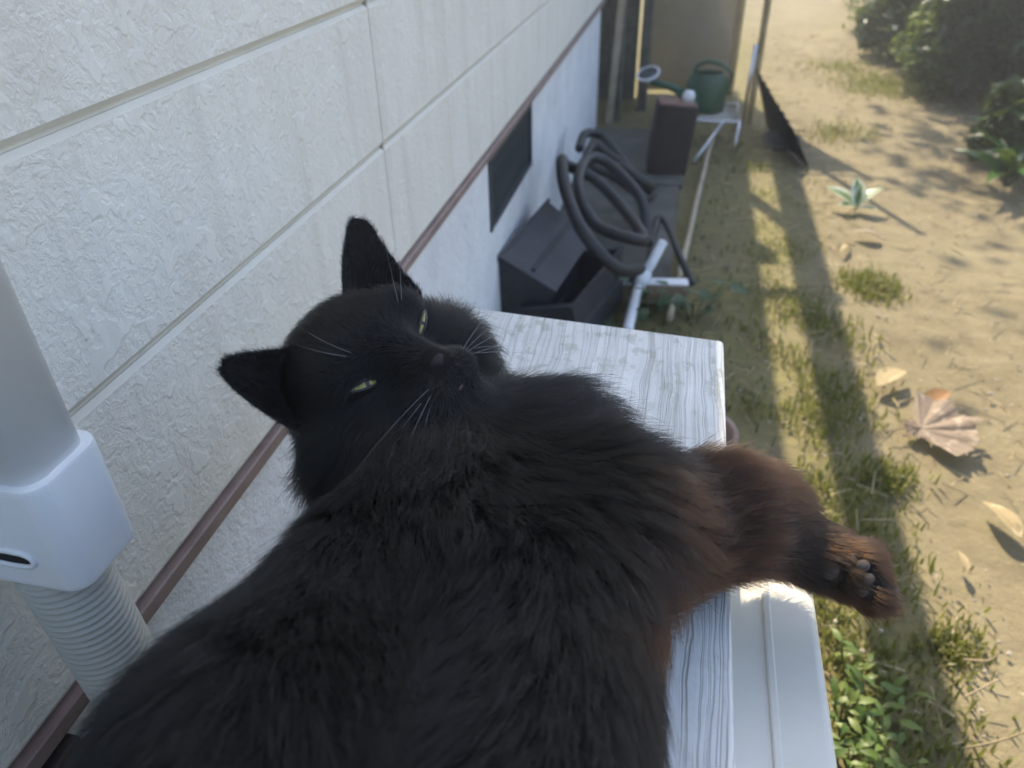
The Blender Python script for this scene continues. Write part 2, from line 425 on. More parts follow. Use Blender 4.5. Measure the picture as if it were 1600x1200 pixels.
ch(mesh_obj('casing', rounded_prism((AX0+.003, AY0+.003), (AX1-.003, AY1-.003), .030, .07, AZ-.022), m_acbeige, ac, True), ac)
ch(mesh_obj('top_panel', rounded_prism((AX0, AY0), (AX1, AY1), .033, AZ-.024, AZ, 8, .006), m_acbeige, ac, True), ac)
ch(box('front_ridge', (.4215, AY0+.03, AZ-.003), (.4265, AY1-.045, AZ+.0016), m_acbeige, ac, .0012), ac)
for y in (AY0+.12, AY1-.16):
    ch(box('foot', (AX0-.01, y, .0), (AX1+.012, y+.05, .072), m_grille, ac, .004), ac)
# fan grille on the outer face
fcy, fcz = AY0+.30, .31
gr = ch(tube('fan_grille', [(AX1+.004, fcy+.20*math.cos(a), fcz+.20*math.sin(a)) for a in np.linspace(0, 2*math.pi, 40)[:-1]], .006, m_acbeige, ac, 6, True), ac)
for rr in (.04, .08, .12, .16):
    o = tube('grille_ring', [(AX1+.004, fcy+rr*math.cos(a), fcz+rr*math.sin(a)) for a in np.linspace(0, 2*math.pi, 32)[:-1]], .0025, m_acbeige, gr, 5, True)
bm = bmesh.new(); bmesh.ops.create_circle(bm, cap_ends=True, segments=40, radius=.195)
bmesh.ops.transform(bm, matrix=Matrix.Translation((AX1-.0015, fcy, fcz)) @ Matrix.Rotation(math.pi/2, 4, 'Y'), verts=bm.verts)
ch(mesh_obj('fan_opening', bm, m_dark, ac), ac)

PX0, PX1, PY0, PY1, PZ0, PZ1 = .165, .3985, -.42, .582, AZ+.0005, .600
bm = bmesh.new(); bm_box(bm, (PX0, PY0, PZ0), (PX1, PY1, PZ1), .0035, 3)
# far end sawn slightly out of square
for v in bm.verts:
    if v.co.y > .5: v.co.y -= (v.co.x-PX0)*.085
plank = mesh_obj('plank', bm, m_plank, None)
tag(plank, 'weathered white painted wooden plank under the black cat', 'plank')

# ================================================================== pipe duct
DX, DY0, DY1 = .071, .203, .243
duct = thing('pipe_duct', 'white plastic pipe duct cover with corrugated ivory conduit on the stucco wall', 'pipe duct', (0, .2, .3))
def duct_prof(g=0, r=.011, n=6):
    x1, y0, y1 = DX+g, DY0-g, DY1+g; P = [(-.0005, y0)]
    for k in range(n+1):
        a = math.pi/2*k/n; P.append((x1-r+r*math.sin(a), y0+r-r*math.cos(a)))
    for k in range(n+1):
        a = math.pi/2*k/n; P.append((x1-r+r*math.cos(a), y1-r+r*math.sin(a)))
    return P+[(-.0005, y1)]
def extrude(prof, z0, z1, bev=0):
    bm = bmesh.new(); L = []
    cx = sum(p[0] for p in prof)/len(prof); cy = sum(p[1] for p in prof)/len(prof)
    for z, s in ((z0, 1-bev*8), (z0+bev*.3, 1-bev*3), (z0+bev, 1), (z1-bev, 1), (z1-bev*.3, 1-bev*3), (z1, 1-bev*8)) if bev else ((z0, 1), (z1, 1)):
        L.append([bm.verts.new((cx+(x-cx)*s if x > 0 else x, cy+(y-cy)*s, z)) for x, y in prof])
    n = len(prof)
    for A, B in zip(L, L[1:]):
        for k in range(n): bm.faces.new((A[k], A[(k+1) % n], B[(k+1) % n], B[k]))
    bm.faces.new(L[0][::-1]); bm.faces.new(L[-1]); bmesh.ops.recalc_face_normals(bm, faces=bm.faces)
    return bm
ch(mesh_obj('cover', extrude(duct_prof(0), .690, 1.655), m_plastic, duct, True), duct)
capo = ch(mesh_obj('end_cap', extrude(duct_prof(.0042), .631, .6985, .003), m_plastic, duct), duct)
# slotted hole on the near side of the cap
bm = bmesh.new(); pts = []
for k in range(16):
    a = 2*math.pi*k/16; pts.append((.042+.013*math.copysign(abs(math.cos(a))**.5, math.cos(a)), DY0-.0046, .652+.0050*math.sin(a)))
bm.faces.new([bm.verts.new(p) for p in pts])
o = mesh_obj('slot', bm, m_dark, capo)
o = tube('slot_rim', pts, .0016, m_plastic, capo, 6, True)
pts, rad = [], []
nr = 64
for k in range(nr*6+1):
    s = k/(nr*6); z = .652 - .32*s
    pts.append((.038+.012*s*s, .222+.006*s, z)); rad.append(.0218 + .0011*math.sin(2*math.pi*k/6))
ch(tube('corrugated_conduit', pts, rad, m_conduit, duct, 28), duct)

# ================================================================== things by the corner of the house
def lean(u, v, x0=.0, z0=.34, x1=.40, z1=.0):
    """point where the sight line meets a sheet leaning on the foundation"""
    r = ray(u, v); nrm = np.array([z0-z1, 0, x1-x0]); p0 = np.array([x1, 0, z1])
    return CAM + r*(((p0-CAM)@nrm)/(r@nrm))
def ground_pt(u, v, z=0.): return at_z(u, v, z)
# stacked planters leaning on the foundation
def planter(name, label, c, L, W, H, rot, mat=None):
    t = thing(name, label, 'planter', c, 'black planters by the foundation')
    M = rot.to_4x4()
    bm = bmesh.new()
    o1 = [(-L/2, -W/2, 0), (L/2, -W/2, 0), (L/2, W/2, 0), (-L/2, W/2, 0)]
    def ring(s, z): return [bm.verts.new((x*s, y*s, z)) for x, y, _ in o1]
    R = [ring(.86, 0), ring(1., H), ring(1.05, H), ring(1.05, H-.012+.02), ring(.96, H+.008), ring(.83, .012)]
    for A, B in zip(R, R[1:]):
        for k in range(4): bm.faces.new((A[k], A[(k+1) % 4], B[(k+1) % 4], B[k]))
    bm.faces.new(R[0][::-1]); bm.faces.new(R[-1])
    bmesh.ops.transform(bm, matrix=M, verts=bm.verts)
    mesh_obj('planter_shell', bm, m_blackpl, t)
    bm = bmesh.new()
    for s in (-1, 1): bm_box(bm, (-L*.40, s*W*.46-.006, H*.45), (L*.40, s*W*.50+.006, H*.52), .002, 1)
    bmesh.ops.transform(bm, matrix=M, verts=bm.verts); mesh_obj('side_rib', bm, m_blackpl, t)
    return t
planter('planter', 'black plastic planter tipped on its side against the white foundation', (.105, 1.60, .105), .34, .15, .14, Matrix.Rotation(math.radians(82), 3, 'Z') @ Matrix.Rotation(math.radians(-62), 3, 'X'))
planter('planter', 'black plastic planter lying in front of the tipped planter', (.165, 1.58, .012), .32, .12, .12, Matrix.Rotation(math.radians(76), 3, 'Z') @ Matrix.Rotation(math.radians(-14), 3, 'X'))
# thick black hose leaning on the wall
hose_px = [(1000, 420), (960, 425), (905, 378), (872, 318), (862, 275), (885, 258), (925, 285), (965, 335), (992, 385), (975, 395), (930, 350), (900, 300), (908, 262), (935, 268), (985, 330), (1012, 382)]
hose_pts = [lean(u, v, 0.03, .34, .42, .03) + np.array([.006, 0, .009])*(i % 5) for i, (u, v) in enumerate(hose_px)]
sp = spline(hose_pts, 14)
tag(tube('hose', sp, [.0140+.0008*(i % 2) for i in range(len(sp))], m_rubber, None, 12), 'thick black hose in tall loops leaning between planters and reel', 'hose')
rel_px = [(905, 232), (912, 214), (935, 220), (962, 258), (1000, 288), (1018, 306), (1000, 316), (955, 290), (918, 255), (925, 232), (950, 252), (990, 290)]
rp = [lean(u, v, .02, .26, .40, .03) + np.array([.004, 0, .008])*(i % 4) for i, (u, v) in enumerate(rel_px)]
sp = spline(rp, 14)
tag(tube('hose', sp, .0135, m_rubber, None, 12), 'smaller coil of black hose behind the tall loops near the corner', 'hose')
# flat round lid beside the coil
c0 = lean(988, 296, .02, .26, .40, .03)
bm = bmesh.new(); bm_lathe(bm, [(0.001, .012), (.045, .012), (.055, .018), (.066, .016), (.07, .004), (.068, -.006), (.001, -.006)], 28)
bmesh.ops.transform(bm, matrix=Matrix.Translation(Vector(c0)+Vector((.005, 0, .035))) @ Matrix.Rotation(math.radians(30), 4, 'Y') @ Matrix.Rotation(math.radians(-18), 4, 'X'), verts=bm.verts)
tag(mesh_obj('lid', bm, m_rubber, None, True), 'round black lid resting on the smaller hose coil', 'lid')
# dark block standing on end
b0 = ground_pt(1037, 280); M = Matrix.Translation(Vector((b0[0], b0[1]+.06, .014))) @ Matrix.Rotation(math.radians(8), 4, 'Z') @ Matrix.Rotation(math.radians(5), 4, 'Y')
blk = thing('wood_block', 'dark brown block standing on end in front of the green watering can', 'block', (0, 0, 0))
bm = bm_box(bmesh.new(), (-.068, -.05, 0), (.068, .05, .235), .004); bmesh.ops.transform(bm, matrix=M, verts=bm.verts); mesh_obj('block_body', bm, m_darkwood, blk)
bm = bm_box(bmesh.new(), (-.064, -.046, .2355), (.064, .046, .241), .002); bmesh.ops.transform(bm, matrix=M, verts=bm.verts); mesh_obj('end_face', bm, m_redbrown, blk)
bm = bmesh.new(); bm_lathe(bm, [(.001, 0), (.020, 0), (.022, .02), (.016, .034), (.001, .038)], 16)
bmesh.ops.transform(bm, matrix=M @ Matrix.Translation((.035, .005, .2415)) , verts=bm.verts)
tag(mesh_obj('cap', bm, m_white, None, True), 'small white cap lying on top of the dark brown block', 'cap')
# low steel stand and watering can
ys_, zs_ = 3.02, .175
stp = [at_y(u, 187, ys_) for u in (985, 1165)]
sx0, sx1, zt = stp[0][0]+.12, stp[1][0]-.02, .115
st = thing('stand', 'thin steel stand under the green watering can with splayed legs', 'stand', (0, 0, 0))
tube('top_rail', [(sx0, ys_, zt), (sx1, ys_, zt), (sx1, ys_+.26, zt), (sx0, ys_+.26, zt)], .006, m_chrome, st, 8, True)
for k in range(4):
    y = ys_+.052*(k+1); tube('shelf_wire', [(sx0, y, zt), (sx1, y, zt)], .0035, m_chrome, st, 6)
for (xa, ya), (xb, yb) in (((sx0, ys_), (sx0-.02, ys_-.03)), ((sx1, ys_), (sx1-.01, ys_-.05)), ((sx1-.06, ys_), (sx1-.16, ys_-.16)), ((sx0, ys_+.26), (sx0, ys_+.28)), ((sx1, ys_+.26), (sx1, ys_+.28))):
    tube('leg', [(xa, ya, zt), (xb, yb, .0)], .0062, m_chrome, st, 8)
wc = thing('watering_can', 'green plastic watering can with white rose on the steel stand', 'watering can', (0, 0, 0))
wx = at_y(1102, 150, ys_+.12)[0]; wy = ys_+.13; wz = zt+.0065
bm = bmesh.new(); bm_lathe(bm, [(.001, 0), (.092, 0), (.098, .006), (.101, .06), (.097, .13), (.086, .17), (.082, .176), (.076, .176), (.08, .165), (.09, .12), (.094, .02), (.001, .012)], 32, Matrix.Translation((wx, wy, wz)) @ Matrix.Diagonal((.80, .66, .80, 1)))
mesh_obj('can_body', bm, m_green, wc, True)
hp = spline([(wx-.048, wy-.01, wz+.134), (wx-.042, wy-.01, wz+.165), (wx+.0, wy-.01, wz+.182), (wx+.055, wy-.01, wz+.168), (wx+.090, wy, wz+.135), (wx+.076, wy, wz+.06)], 8)
tube('handle', hp, .0085, m_green, wc, 10)
rcp = at_y(1013, 117, wy-.03)
bm = bmesh.new(); bm_tube(bm, spline([(wx-.065, wy, wz+.04), (wx-.12, wy-.01, wz+.08), (rcp[0]+.010, wy-.022, rcp[2]-.026)], 8), [.020-.0006*i for i in range(17)], 12); mesh_obj('spout', bm, m_green, wc, True)
rc = at_y(1013, 117, wy-.03)
Mr = Matrix.Translation((rc[0], wy-.022, rc[2])) @ Matrix.Rotation(math.radians(-14), 4, 'Y') @ Matrix.Rotation(math.radians(22), 4, 'X')
bm = bmesh.new(); bm_lathe(bm, [(.014, -.03), (.016, -.02), (.043, -.002), (.046, .006), (.040, .009), (.038, .006)], 28, Mr); rs = mesh_obj('rose', bm, m_white, wc, True)
bm = bmesh.new(); bm_lathe(bm, [(.0385, .0062), (.02, .009), (.0005, .010)], 28, Mr); mesh_obj('rose_face', bm, m_grille, rs, True)
# bamboo frame with hazy sheet
fr = thing('windbreak', 'bamboo pole frame holding a smoky grey plastic sheet past the house corner', 'windbreak', (0, 0, 0))
pA = ground_pt(1170, 194); pB = ground_pt(1140, 150)
def pole(name, p, h, r, mat, par, tilt=(0, 0)):
    o = tube(name, [(p[0]+tilt[0]*t, p[1]+tilt[1]*t, h*t) for t in np.linspace(0, 1, 9)], [r*(1+.10*(i % 2)) for i in range(9)], mat, par, 10); return o
pole('pole', pA, 1.35, .0135, m_bamboo, fr, (.0, .02))
pole('pole', (pB[0], pB[1]), 1.35, .0135, m_bamboo, fr)
pL = (.13, pB[1]+.03)
pole('pole', pL, 1.35, .013, m_bamboo, fr)
for z in (.62, 1.3):
    tube('cross_rail', [(pL[0]-.05, pL[1]-.015, z), (pA[0]+.03, pB[1]-.018, z)], .0075, m_bamboo, fr, 8)
B = NB('smoky_sheet'); tr = B.n('ShaderNodeBsdfTransparent'); tr.inputs[0].default_value = (.75, .76, .74, 1)
f = B.noise(B.co('Object'), 6, 5); B.set(B.ramp(f, [(.3, (.12, .125, .12)), (.7, (.20, .20, .195))]), .35)
mx = B.n('ShaderNodeMixShader'); B.l(B.ramp(f, [(.3, .86), (.7, .95)]), mx.inputs[0]); B.l(tr.outputs[0], mx.inputs[1]); B.l(B.bsdf.outputs[0], mx.inputs[2]); B.l(mx.outputs[0], B.out.inputs[0])
bm = bmesh.new(); nx, nz = 24, 20; V = {}
for i in range(nx+1):
    for k in range(nz+1):
        x = pL[0]+.01+(pB[0]-pL[0]-.02)*i/nx; z = .012+1.26*k/nz
        V[i, k] = bm.verts.new((x, pB[1]+.016+.012*math.sin(9*x+5*z)+.006*math.sin(31*x-7*z), z))
for i in range(nx):
    for k in range(nz): bm.faces.new((V[i, k], V[i+1, k], V[i+1, k+1], V[i, k+1]))
bmesh.ops.solidify(bm, geom=bm.faces[:], thickness=.0008)
mesh_obj('plastic_sheet', bm, B.m, fr, True)
# silver pole leaning on the frame
a = at_y(1161, 185, pA[1]-.03); b = at_y(1181, 70, pA[1]-.025)
tag(tube('metal_pole', [(a[0], a[1], .0), (b[0]*.0+a[0]+(b[0]-a[0])*.5, b[1], b[2]*.5), (b[0], b[1], b[2])], .0085, m_chrome, None, 10), 'short silver metal pole leaning on the bamboo frame', 'pole')
# weathered posts by the corner
for k, (u, x, y, r, lab) in enumerate([(952, .045, 3.42, .030, 'dark weathered square post nearest the house corner'), (988, .155, 3.60, .022, 'dark weathered square post second from the house corner')]):
    o = box('wood_post', (x-r, y-r, -.05), (x+r, y+r, 1.7), m_post, None, .004); tag(o, lab, 'post', 'posts at the house corner')
q0 = at_y(952, 178, 3.34); q1 = at_y(982, 0, 3.36)
bm = bm_box(bmesh.new(), (-.014, -.006, 0), (.014, .006, .80), .002)
d = Vector(q1)-Vector(q0); bmesh.ops.transform(bm, matrix=Matrix.Translation((q0[0], q0[1], 0.0)) @ Matrix.Rotation(math.radians(3.2), 4, 'Y'), verts=bm.verts)
tag(mesh_obj('batten', bm, m_cane, None), 'pale wooden batten propped upright against the corner post', 'batten')
# old board fence behind the corner
bf = thing('board_fence', 'old dark vertical board fence behind the posts at the house corner', 'fence', (0, 0, 0))
for k in range(7):
    x = -.62+.105*k; box('board', (x, 3.78+.004*(k % 3), -.02), (x+.098, 3.80+.004*(k % 3), 1.25+.03*(k % 2)), m_post, bf, .003)
box('rail', (-.62, 3.812, .9), (.115, 3.84, .96), m_post, bf, .003)
# dark sheet leaning on the frame on its sunny side
bm = bmesh.new(); n = 18
P0, P1 = Vector((pA[0]+.012, pA[1]-.06, .0)), Vector((pA[0]+.13, pA[1]-.55, .0))
for i in range(n+1):
    t = i/n; p = P0.lerp(P1, t); w_ = .006*math.sin(i*math.pi*.9)
    bm.verts.new((p.x+.06+w_, p.y, 0)); bm.verts.new((p.x-.025+w_, p.y+.01, .24-.10*t))
bm.verts.ensure_lookup_table()
for i in range(n): bm.faces.new((bm.verts[2*i], bm.verts[2*i+2], bm.verts[2*i+3], bm.verts[2*i+1]))
bmesh.ops.solidify(bm, geom=bm.faces[:], thickness=.004)
tag(mesh_obj('sheet', bm, m_panel, None, True), 'dark corrugated sheet leaning at the foot of the bamboo pole', 'sheet')
bm = bmesh.new(); bm_lathe(bm, [(.001, .006), (.05, .004), (.07, .018), (.074, .02), (.072, .012), (.055, -.002), (.001, 0)], 24)
g = ground_pt(1205, 228); bmesh.ops.transform(bm, matrix=Matrix.Translation((g[0]+.03, g[1], .012)) @ Matrix.Rotation(.5, 4, 'X') @ Matrix.Diagonal((1, .7, 1, 1)), verts=bm.verts)
tag(mesh_obj('dish', bm, m_grille, None, True), 'grey shallow dish on the ground below the leaning dark sheet', 'dish')
# long cane on the ground
sp = spline([ground_pt(u, v, .02) for u, v in [(1046, 500), (1052, 470), (1075, 375), (1092, 300), (1108, 235), (1118, 205)]], 6)
tag(tube('cane', sp, .0085, m_cane, None, 8), 'long pale cane lying along the edge of the concrete', 'cane')
# white pvc pipe, wooden bar and black handle
p0 = ground_pt(980, 520, .05); p1 = ground_pt(998, 448, .06); p2 = ground_pt(1036, 378, .14)
pv = thing('pvc_pipe', 'bent white plastic pipe rising from beneath the plank end', 'pipe', (0, 0, 0))
tube('pipe_run', spline([p0, p1, (Vector(p1)+Vector(p2))/2, p2], 8), .0125, m_white, pv, 14)
tube('coupling', [Vector(p1).lerp(Vector(p2), t) for t in (.0, .12, .3)], .0165, m_white, pv, 14)
a = ground_pt(928, 437, .06); b = ground_pt(1076, 441, .06)
wb = thing('wooden_bar', 'short wooden bar with whitewashed top crossing the white pipe', 'bar', (0, 0, 0))
d = Vector(b)-Vector(a); ang = math.atan2(d.y, d.x)
Mb = Matrix.Translation(Vector(a)) @ Matrix.Rotation(ang, 4, 'Z')
bm = bm_box(bmesh.new(), (0, -.018, -.055), (d.length, .018, -.004), .002); bmesh.ops.transform(bm, matrix=Mb, verts=bm.verts); mesh_obj('bar_body', bm, m_timber, wb)
bm = bm_box(bmesh.new(), (.001, -.017, -.0035), (d.length-.001, .017, .002), .0008); bmesh.ops.transform(bm, matrix=Mb, verts=bm.verts); mesh_obj('painted_top', bm, m_white, wb)
bm = bm_box(bmesh.new(), (-.035, -.02, 0), (.035, .02, .03), .004); g = ground_pt(972, 432, .07)
bmesh.ops.transform(bm, matrix=Matrix.Translation((g[0], g[1], .063)), verts=bm.verts)
tag(mesh_obj('hose_joint', bm, m_brownd, None), 'dark brown hose joint resting on the wooden bar', 'joint')
hp = spline([ground_pt(1008, 440, .02), ground_pt(1016, 400, .08), at_y(1026, 345, 2.02), at_y(1040, 348, 2.02), ground_pt(1062, 400, .07), ground_pt(1082, 445, .02)], 7)
tag(tube('handle', hp, .0095, m_rubber, None, 8), 'black bent handle standing over the wooden bar', 'handle')
# terracotta pot rim beyond the plank
bm = bmesh.new(); bm_lathe(bm, [(.001, 0), (.045, 0), (.062, .10), (.07, .10), (.07, .125), (.060, .125), (.055, .02), (.001, .02)], 28)
g = ground_pt(1140, 690, .1); bmesh.ops.transform(bm, matrix=Matrix.Translation((g[0]-.058, g[1]-.01, 0)), verts=bm.verts)
tag(mesh_obj('flower_pot', bm, mottled('terracotta', (.24, .16, .125), (.33, .23, .18), 20, .85, .2), None, True), 'small terracotta pot on the ground behind the plank corner', 'flower pot')
# ================================================================== the cat
HC = at_t(593, 592, .445)                                  # skull centre
F0 = -ray(593, 592)
_U = _n(-.75*cr + .66*cu); _U = _n(_U - F0*(_U@F0)); _S = np.cross(_U, F0)
if _S @ (.66*cr+.75*cu) < 0: _S = -_S
YAW = math.radians(27)
HF = math.cos(YAW)*F0 + math.sin(YAW)*_S; HS = math.cos(YAW)*_S - math.sin(YAW)*F0; HU = _U
HM = np.stack([HS, HU, HF])                                # local = HM @ (p-HC)
def hw(s, u, f): return HC + HS*s + HU*u + HF*f
def smin(a, b, k):
    h = np.clip(.5+.5*(b-a)/k, 0, 1); return b*(1-h)+a*h - k*h*(1-h)
def smax(a, b, k): return -smin(-a, -b, k)
def s_ell(p, c, r):
    r = np.asarray(r, np.float32); q = (p-np.asarray(c, np.float32))/r
    k0 = np.sqrt((q*q).sum(-1)); k1 = np.sqrt(((q/r)**2).sum(-1))+1e-9
    return k0*(k0-1)/k1
def s_cap(p, a, b, ra, rb):
    a = np.asarray(a, np.float32); b = np.asarray(b, np.float32); ab = b-a
    t = np.clip(((p-a)@ab)/(ab@ab), 0, 1)
    d = p-a-t[..., None]*ab
    return np.sqrt((d*d).sum(-1)) - (ra+(rb-ra)*t)
# body bones: a, b, ra, rb, hair length, lift
def g_(u, v, z): return at_z(u, v, z)
SH = np.array([.325, .275, .648]); EL = np.array(g_(1168, 822, .622)); WR = np.array(g_(1255, 864, .612)); PW = np.array(g_(1325, 893, .610)); TO = np.array(g_(1360, 906, .606))
BONES = [((.235, -.19, .665), (.238, 0, .662), .055, .057, .021, .5),
         ((.238, 0, .662), (.226, .12, .655), .057, .053, .021, .5),
         ((.226, .12, .655), (.228, .225, .646), .053, .043, .022, .5),
         ((.268, .23, .642), (.286, .334, .638), .040, .034, .048, .8),
         (tuple(hw(0, -.005, -.026)), (.250, .27, .650), .042, .042, .026, .6),
         (tuple(hw(.004, -.036, -.004)), (.276, .325, .640), .030, .034, .032, .6),
         ((.285, .23, .645), tuple(SH), .042, .039, .032, .65),
         (tuple(SH), tuple(EL), .037, .0235, .023, .7),
         (tuple(g_(1120, 805, .635)), tuple(g_(1190, 797, .620)), .030, .019, .020, .7),
         (tuple(EL), tuple(WR), .0235, .0145, .018, .6),
         (tuple(WR), tuple(PW), .0145, .0172, .0095, .5),
         ((.25, -.2, .655), (.33, -.12, .64), .055, .045, .025, .5),
         ((.33, -.12, .635), (.335, -.03, .625), .035, .02, .018, .5),
         ((.311, -.14, .660), (.308, .21, .650), .056, .046, .022, .5),
         ((.23, -.25, .64), (.20, -.36, .625), .024, .02, .035, .7),
         ((.20, -.36, .625), (.255, -.41, .622), .02, .014, .04, .7)]
EARS = []
for sg in (1, -1):
    if sg > 0: inn, out, tip = (.030, .052, -.004), (.062, .028, -.010), (.0735, .0785, .004)
    else: inn, out, tip = (-.026, .050, -.004), (-.053, .026, -.012), (-.0585, .066, .006)
    inn, out, tip = map(np.array, (inn, out, tip))
    b = (inn+out)/2; a = tip-b; h = np.linalg.norm(a); a = a/h
    wv_ = out-inn; wv_ = wv_-a*(wv_@a); hw0 = np.linalg.norm(wv_)/2*1.0; wv_ = _n(wv_); nn = np.cross(a, wv_)
    if nn[2] < 0: nn = -nn
    EARS.append((b, a, h, wv_, hw0, nn))
def s_ear(q, e):
    b, a, h, wv_, hw0, nn = e; d = q-b.astype(np.float32)
    y = (d@a.astype(np.float32))/h; x = d@wv_.astype(np.float32); n = d@nn.astype(np.float32)
    yc = np.clip(y, -.6, 1)
    half = hw0*np.clip(1-yc, 0.0, 1.12)**.78 + .003
    n2 = n - .55*hw0*np.clip(np.abs(x)/hw0, 0, 1.2)**2*(1-.5*yc) + .004*(1-yc)
    th = .0032 + .004*np.clip(1-yc, 0, 1.4)**2*.6
    e1 = np.abs(x)-half; e2 = np.abs(n2)-th; e3 = np.maximum((y-(.94 if b[0] > 0 else .985))*h, (-.5-y)*h)
    return smax(smax(e1, e2, .003), e3, .003)
TOES = [PW + (TO-PW)*.85 + np.cross(_n(TO-PW), [0, 0, 1])*k for k in (-.0145, -.0049, .0049, .0145)]
def head_sdf(q):
    d = s_ell(q, (0, .008, -.008), (.048, .044, .048))
    for sg in (-1, 1):
        d = smin(d, s_ell(q, (sg*.031, -.017, .004), (.028, .027, .028)), .015)
        d = smin(d, s_ell(q, (sg*.021, .018, .027), (.016, .012, .013)), .012)
    d = smin(d, s_cap(q, (0, .014, .032), (0, -.015, .050), .014, .0105), .012)
    for sg in (-1, 1): d = smin(d, s_ell(q, (sg*.0105, -.0265, .043), (.0145, .0125, .0145)), .008)
    d = smin(d, s_ell(q, (0, -.041, .034), (.014, .011, .014)), .010)
    for sg in (-1, 1): d = smax(d, -s_ell(q, (sg*.0255, .003, .050), (.013, .008, .011)), .008)
    return d
def cat_sdf(p):
    d = None
    for i, (a, b, ra, rb, _, _) in enumerate(BONES):
        s = s_cap(p, a, b, ra, rb); k = .012 if i in (8, 9, 10, 14, 15) else .03
        d = s if d is None else smin(d, s, k)
    q = (p-HC.astype(np.float32)) @ HM.T.astype(np.float32)
    hd = head_sdf(q)
    for e in EARS: hd = smin(hd, s_ear(q, e), .007)
    d = smin(d, hd, .014)
    for t in TOES: d = smin(d, s_ell(p, t, (.0094, .0094, .0100)), .003)
    d = smax(d, (.6045-p[..., 2]), .01) if False else d
    return d
def surface_nets(lo, hi, h):
    nx, ny, nz = [int((hi[i]-lo[i])/h)+1 for i in range(3)]
    gx = lo[0]+h*np.arange(nx, dtype=np.float32); gy = lo[1]+h*np.arange(ny, dtype=np.float32); gz = lo[2]+h*np.arange(nz, dtype=np.float32)
    D = np.empty((nx, ny, nz), np.float32)
    for s in range(0, nx, 24):
        P = np.stack(np.meshgrid(gx[s:s+24], gy, gz, indexing='ij'), -1); D[s:s+24] = cat_sdf(P)
    # cut flat where the body rests on the plank
    zz = gz[None, None, :]; xx = gx[:, None, None]
    D = np.where(xx < .40, smax(D, (.6015-zz)+0*D, .006), D)
    I = D < 0
    cs = [(a, b, c) for a in (0, 1) for b in (0, 1) for c in (0, 1)]
    sl_ = lambda c: (slice(c[0], nx-1+c[0]), slice(c[1], ny-1+c[1]), slice(c[2], nz-1+c[2]))
    cnt = sum(I[sl_(c)].astype(np.int8) for c in cs); act = (cnt > 0) & (cnt < 8)
    idx = -np.ones(act.shape, np.int64); ci = np.argwhere(act); idx[act] = np.arange(len(ci))
    acc = np.zeros((len(ci), 3)); num = np.zeros(len(ci))
    for c in cs:
        for ax in range(3):
            if c[ax]: continue
            e = list(c); e[ax] = 1
            d0 = D[ci[:, 0]+c[0], ci[:, 1]+c[1], ci[:, 2]+c[2]]; d1 = D[ci[:, 0]+e[0], ci[:, 1]+e[1], ci[:, 2]+e[2]]
            m = (d0 < 0) != (d1 < 0); t = np.where(m, d0/(d0-d1+1e-12), 0)
            pt = np.tile(np.array(c, float), (len(ci), 1)); pt[:, ax] += t
            acc += pt*m[:, None]; num += m
    V = np.array(lo)+h*(ci+acc/num[:, None]); Q = []
    for ax in range(3):
        o1, o2 = [(1, 2), (2, 0), (0, 1)][ax]
        s0 = [slice(None)]*3; s1 = [slice(None)]*3; s0[ax] = slice(0, -1); s1[ax] = slice(1, None)
        A, B_ = I[tuple(s0)], I[tuple(s1)]
        for sgn in (0, 1):
            e = np.argwhere((A & ~B_) if sgn == 0 else (~A & B_))
            e = e[(e[:, o1] > 0) & (e[:, o2] > 0) & (e[:, o1] < [nx, ny, nz][o1]-1) & (e[:, o2] < [nx, ny, nz][o2]-1)]
            def cell(a, b): x = e.copy(); x[:, o1] -= a; x[:, o2] -= b; return idx[x[:, 0], x[:, 1], x[:, 2]]
            q = np.stack([cell(1, 1), cell(0, 1), cell(0, 0), cell(1, 0)], 1)
            Q.append(q if sgn == 0 else q[:, ::-1])
    return V, np.concatenate(Q)
CV, CQ = surface_nets((.09, -.45, .585), (.53, .47, .80), .003)
cat = thing('cat', 'fluffy black cat lying on the white plank looking back with half closed eyes', 'cat', (.26, .1, .6))
catinv = Matrix.Translation(-Vector(cat.location))
me = bpy.data.meshes.new('body'); me.from_pydata(CV.tolist(), [], CQ.tolist()); me.update()
m_skin = mottled('cat_skin', (.010, .009, .009), (.016, .014, .013), 30, .9, spec=.1)
body = mesh_obj('body', me, m_skin, cat, True); body.matrix_parent_inverse = catinv
def pad_at(u, v, z):
    p = at_z(u, v, z); vw = -ray(u, v); ts = np.linspace(-.06, .06, 241); q = p[None]+vw[None]*ts[:, None]
    ins = np.where(cat_sdf(q.astype(np.float32)) < 0)[0]; return q[ins[-1]] if len(ins) else None
PADS = [(pad_at(u, v, .608), r) for u, v, r in ((1236, 880, .0036), (1292, 890, .0066), (1326, 872, .0042), (1348, 884, .0040), (1356, 904, .0038), (1346, 924, .0036))]
PADS = [p for p in PADS if p[0] is not None]
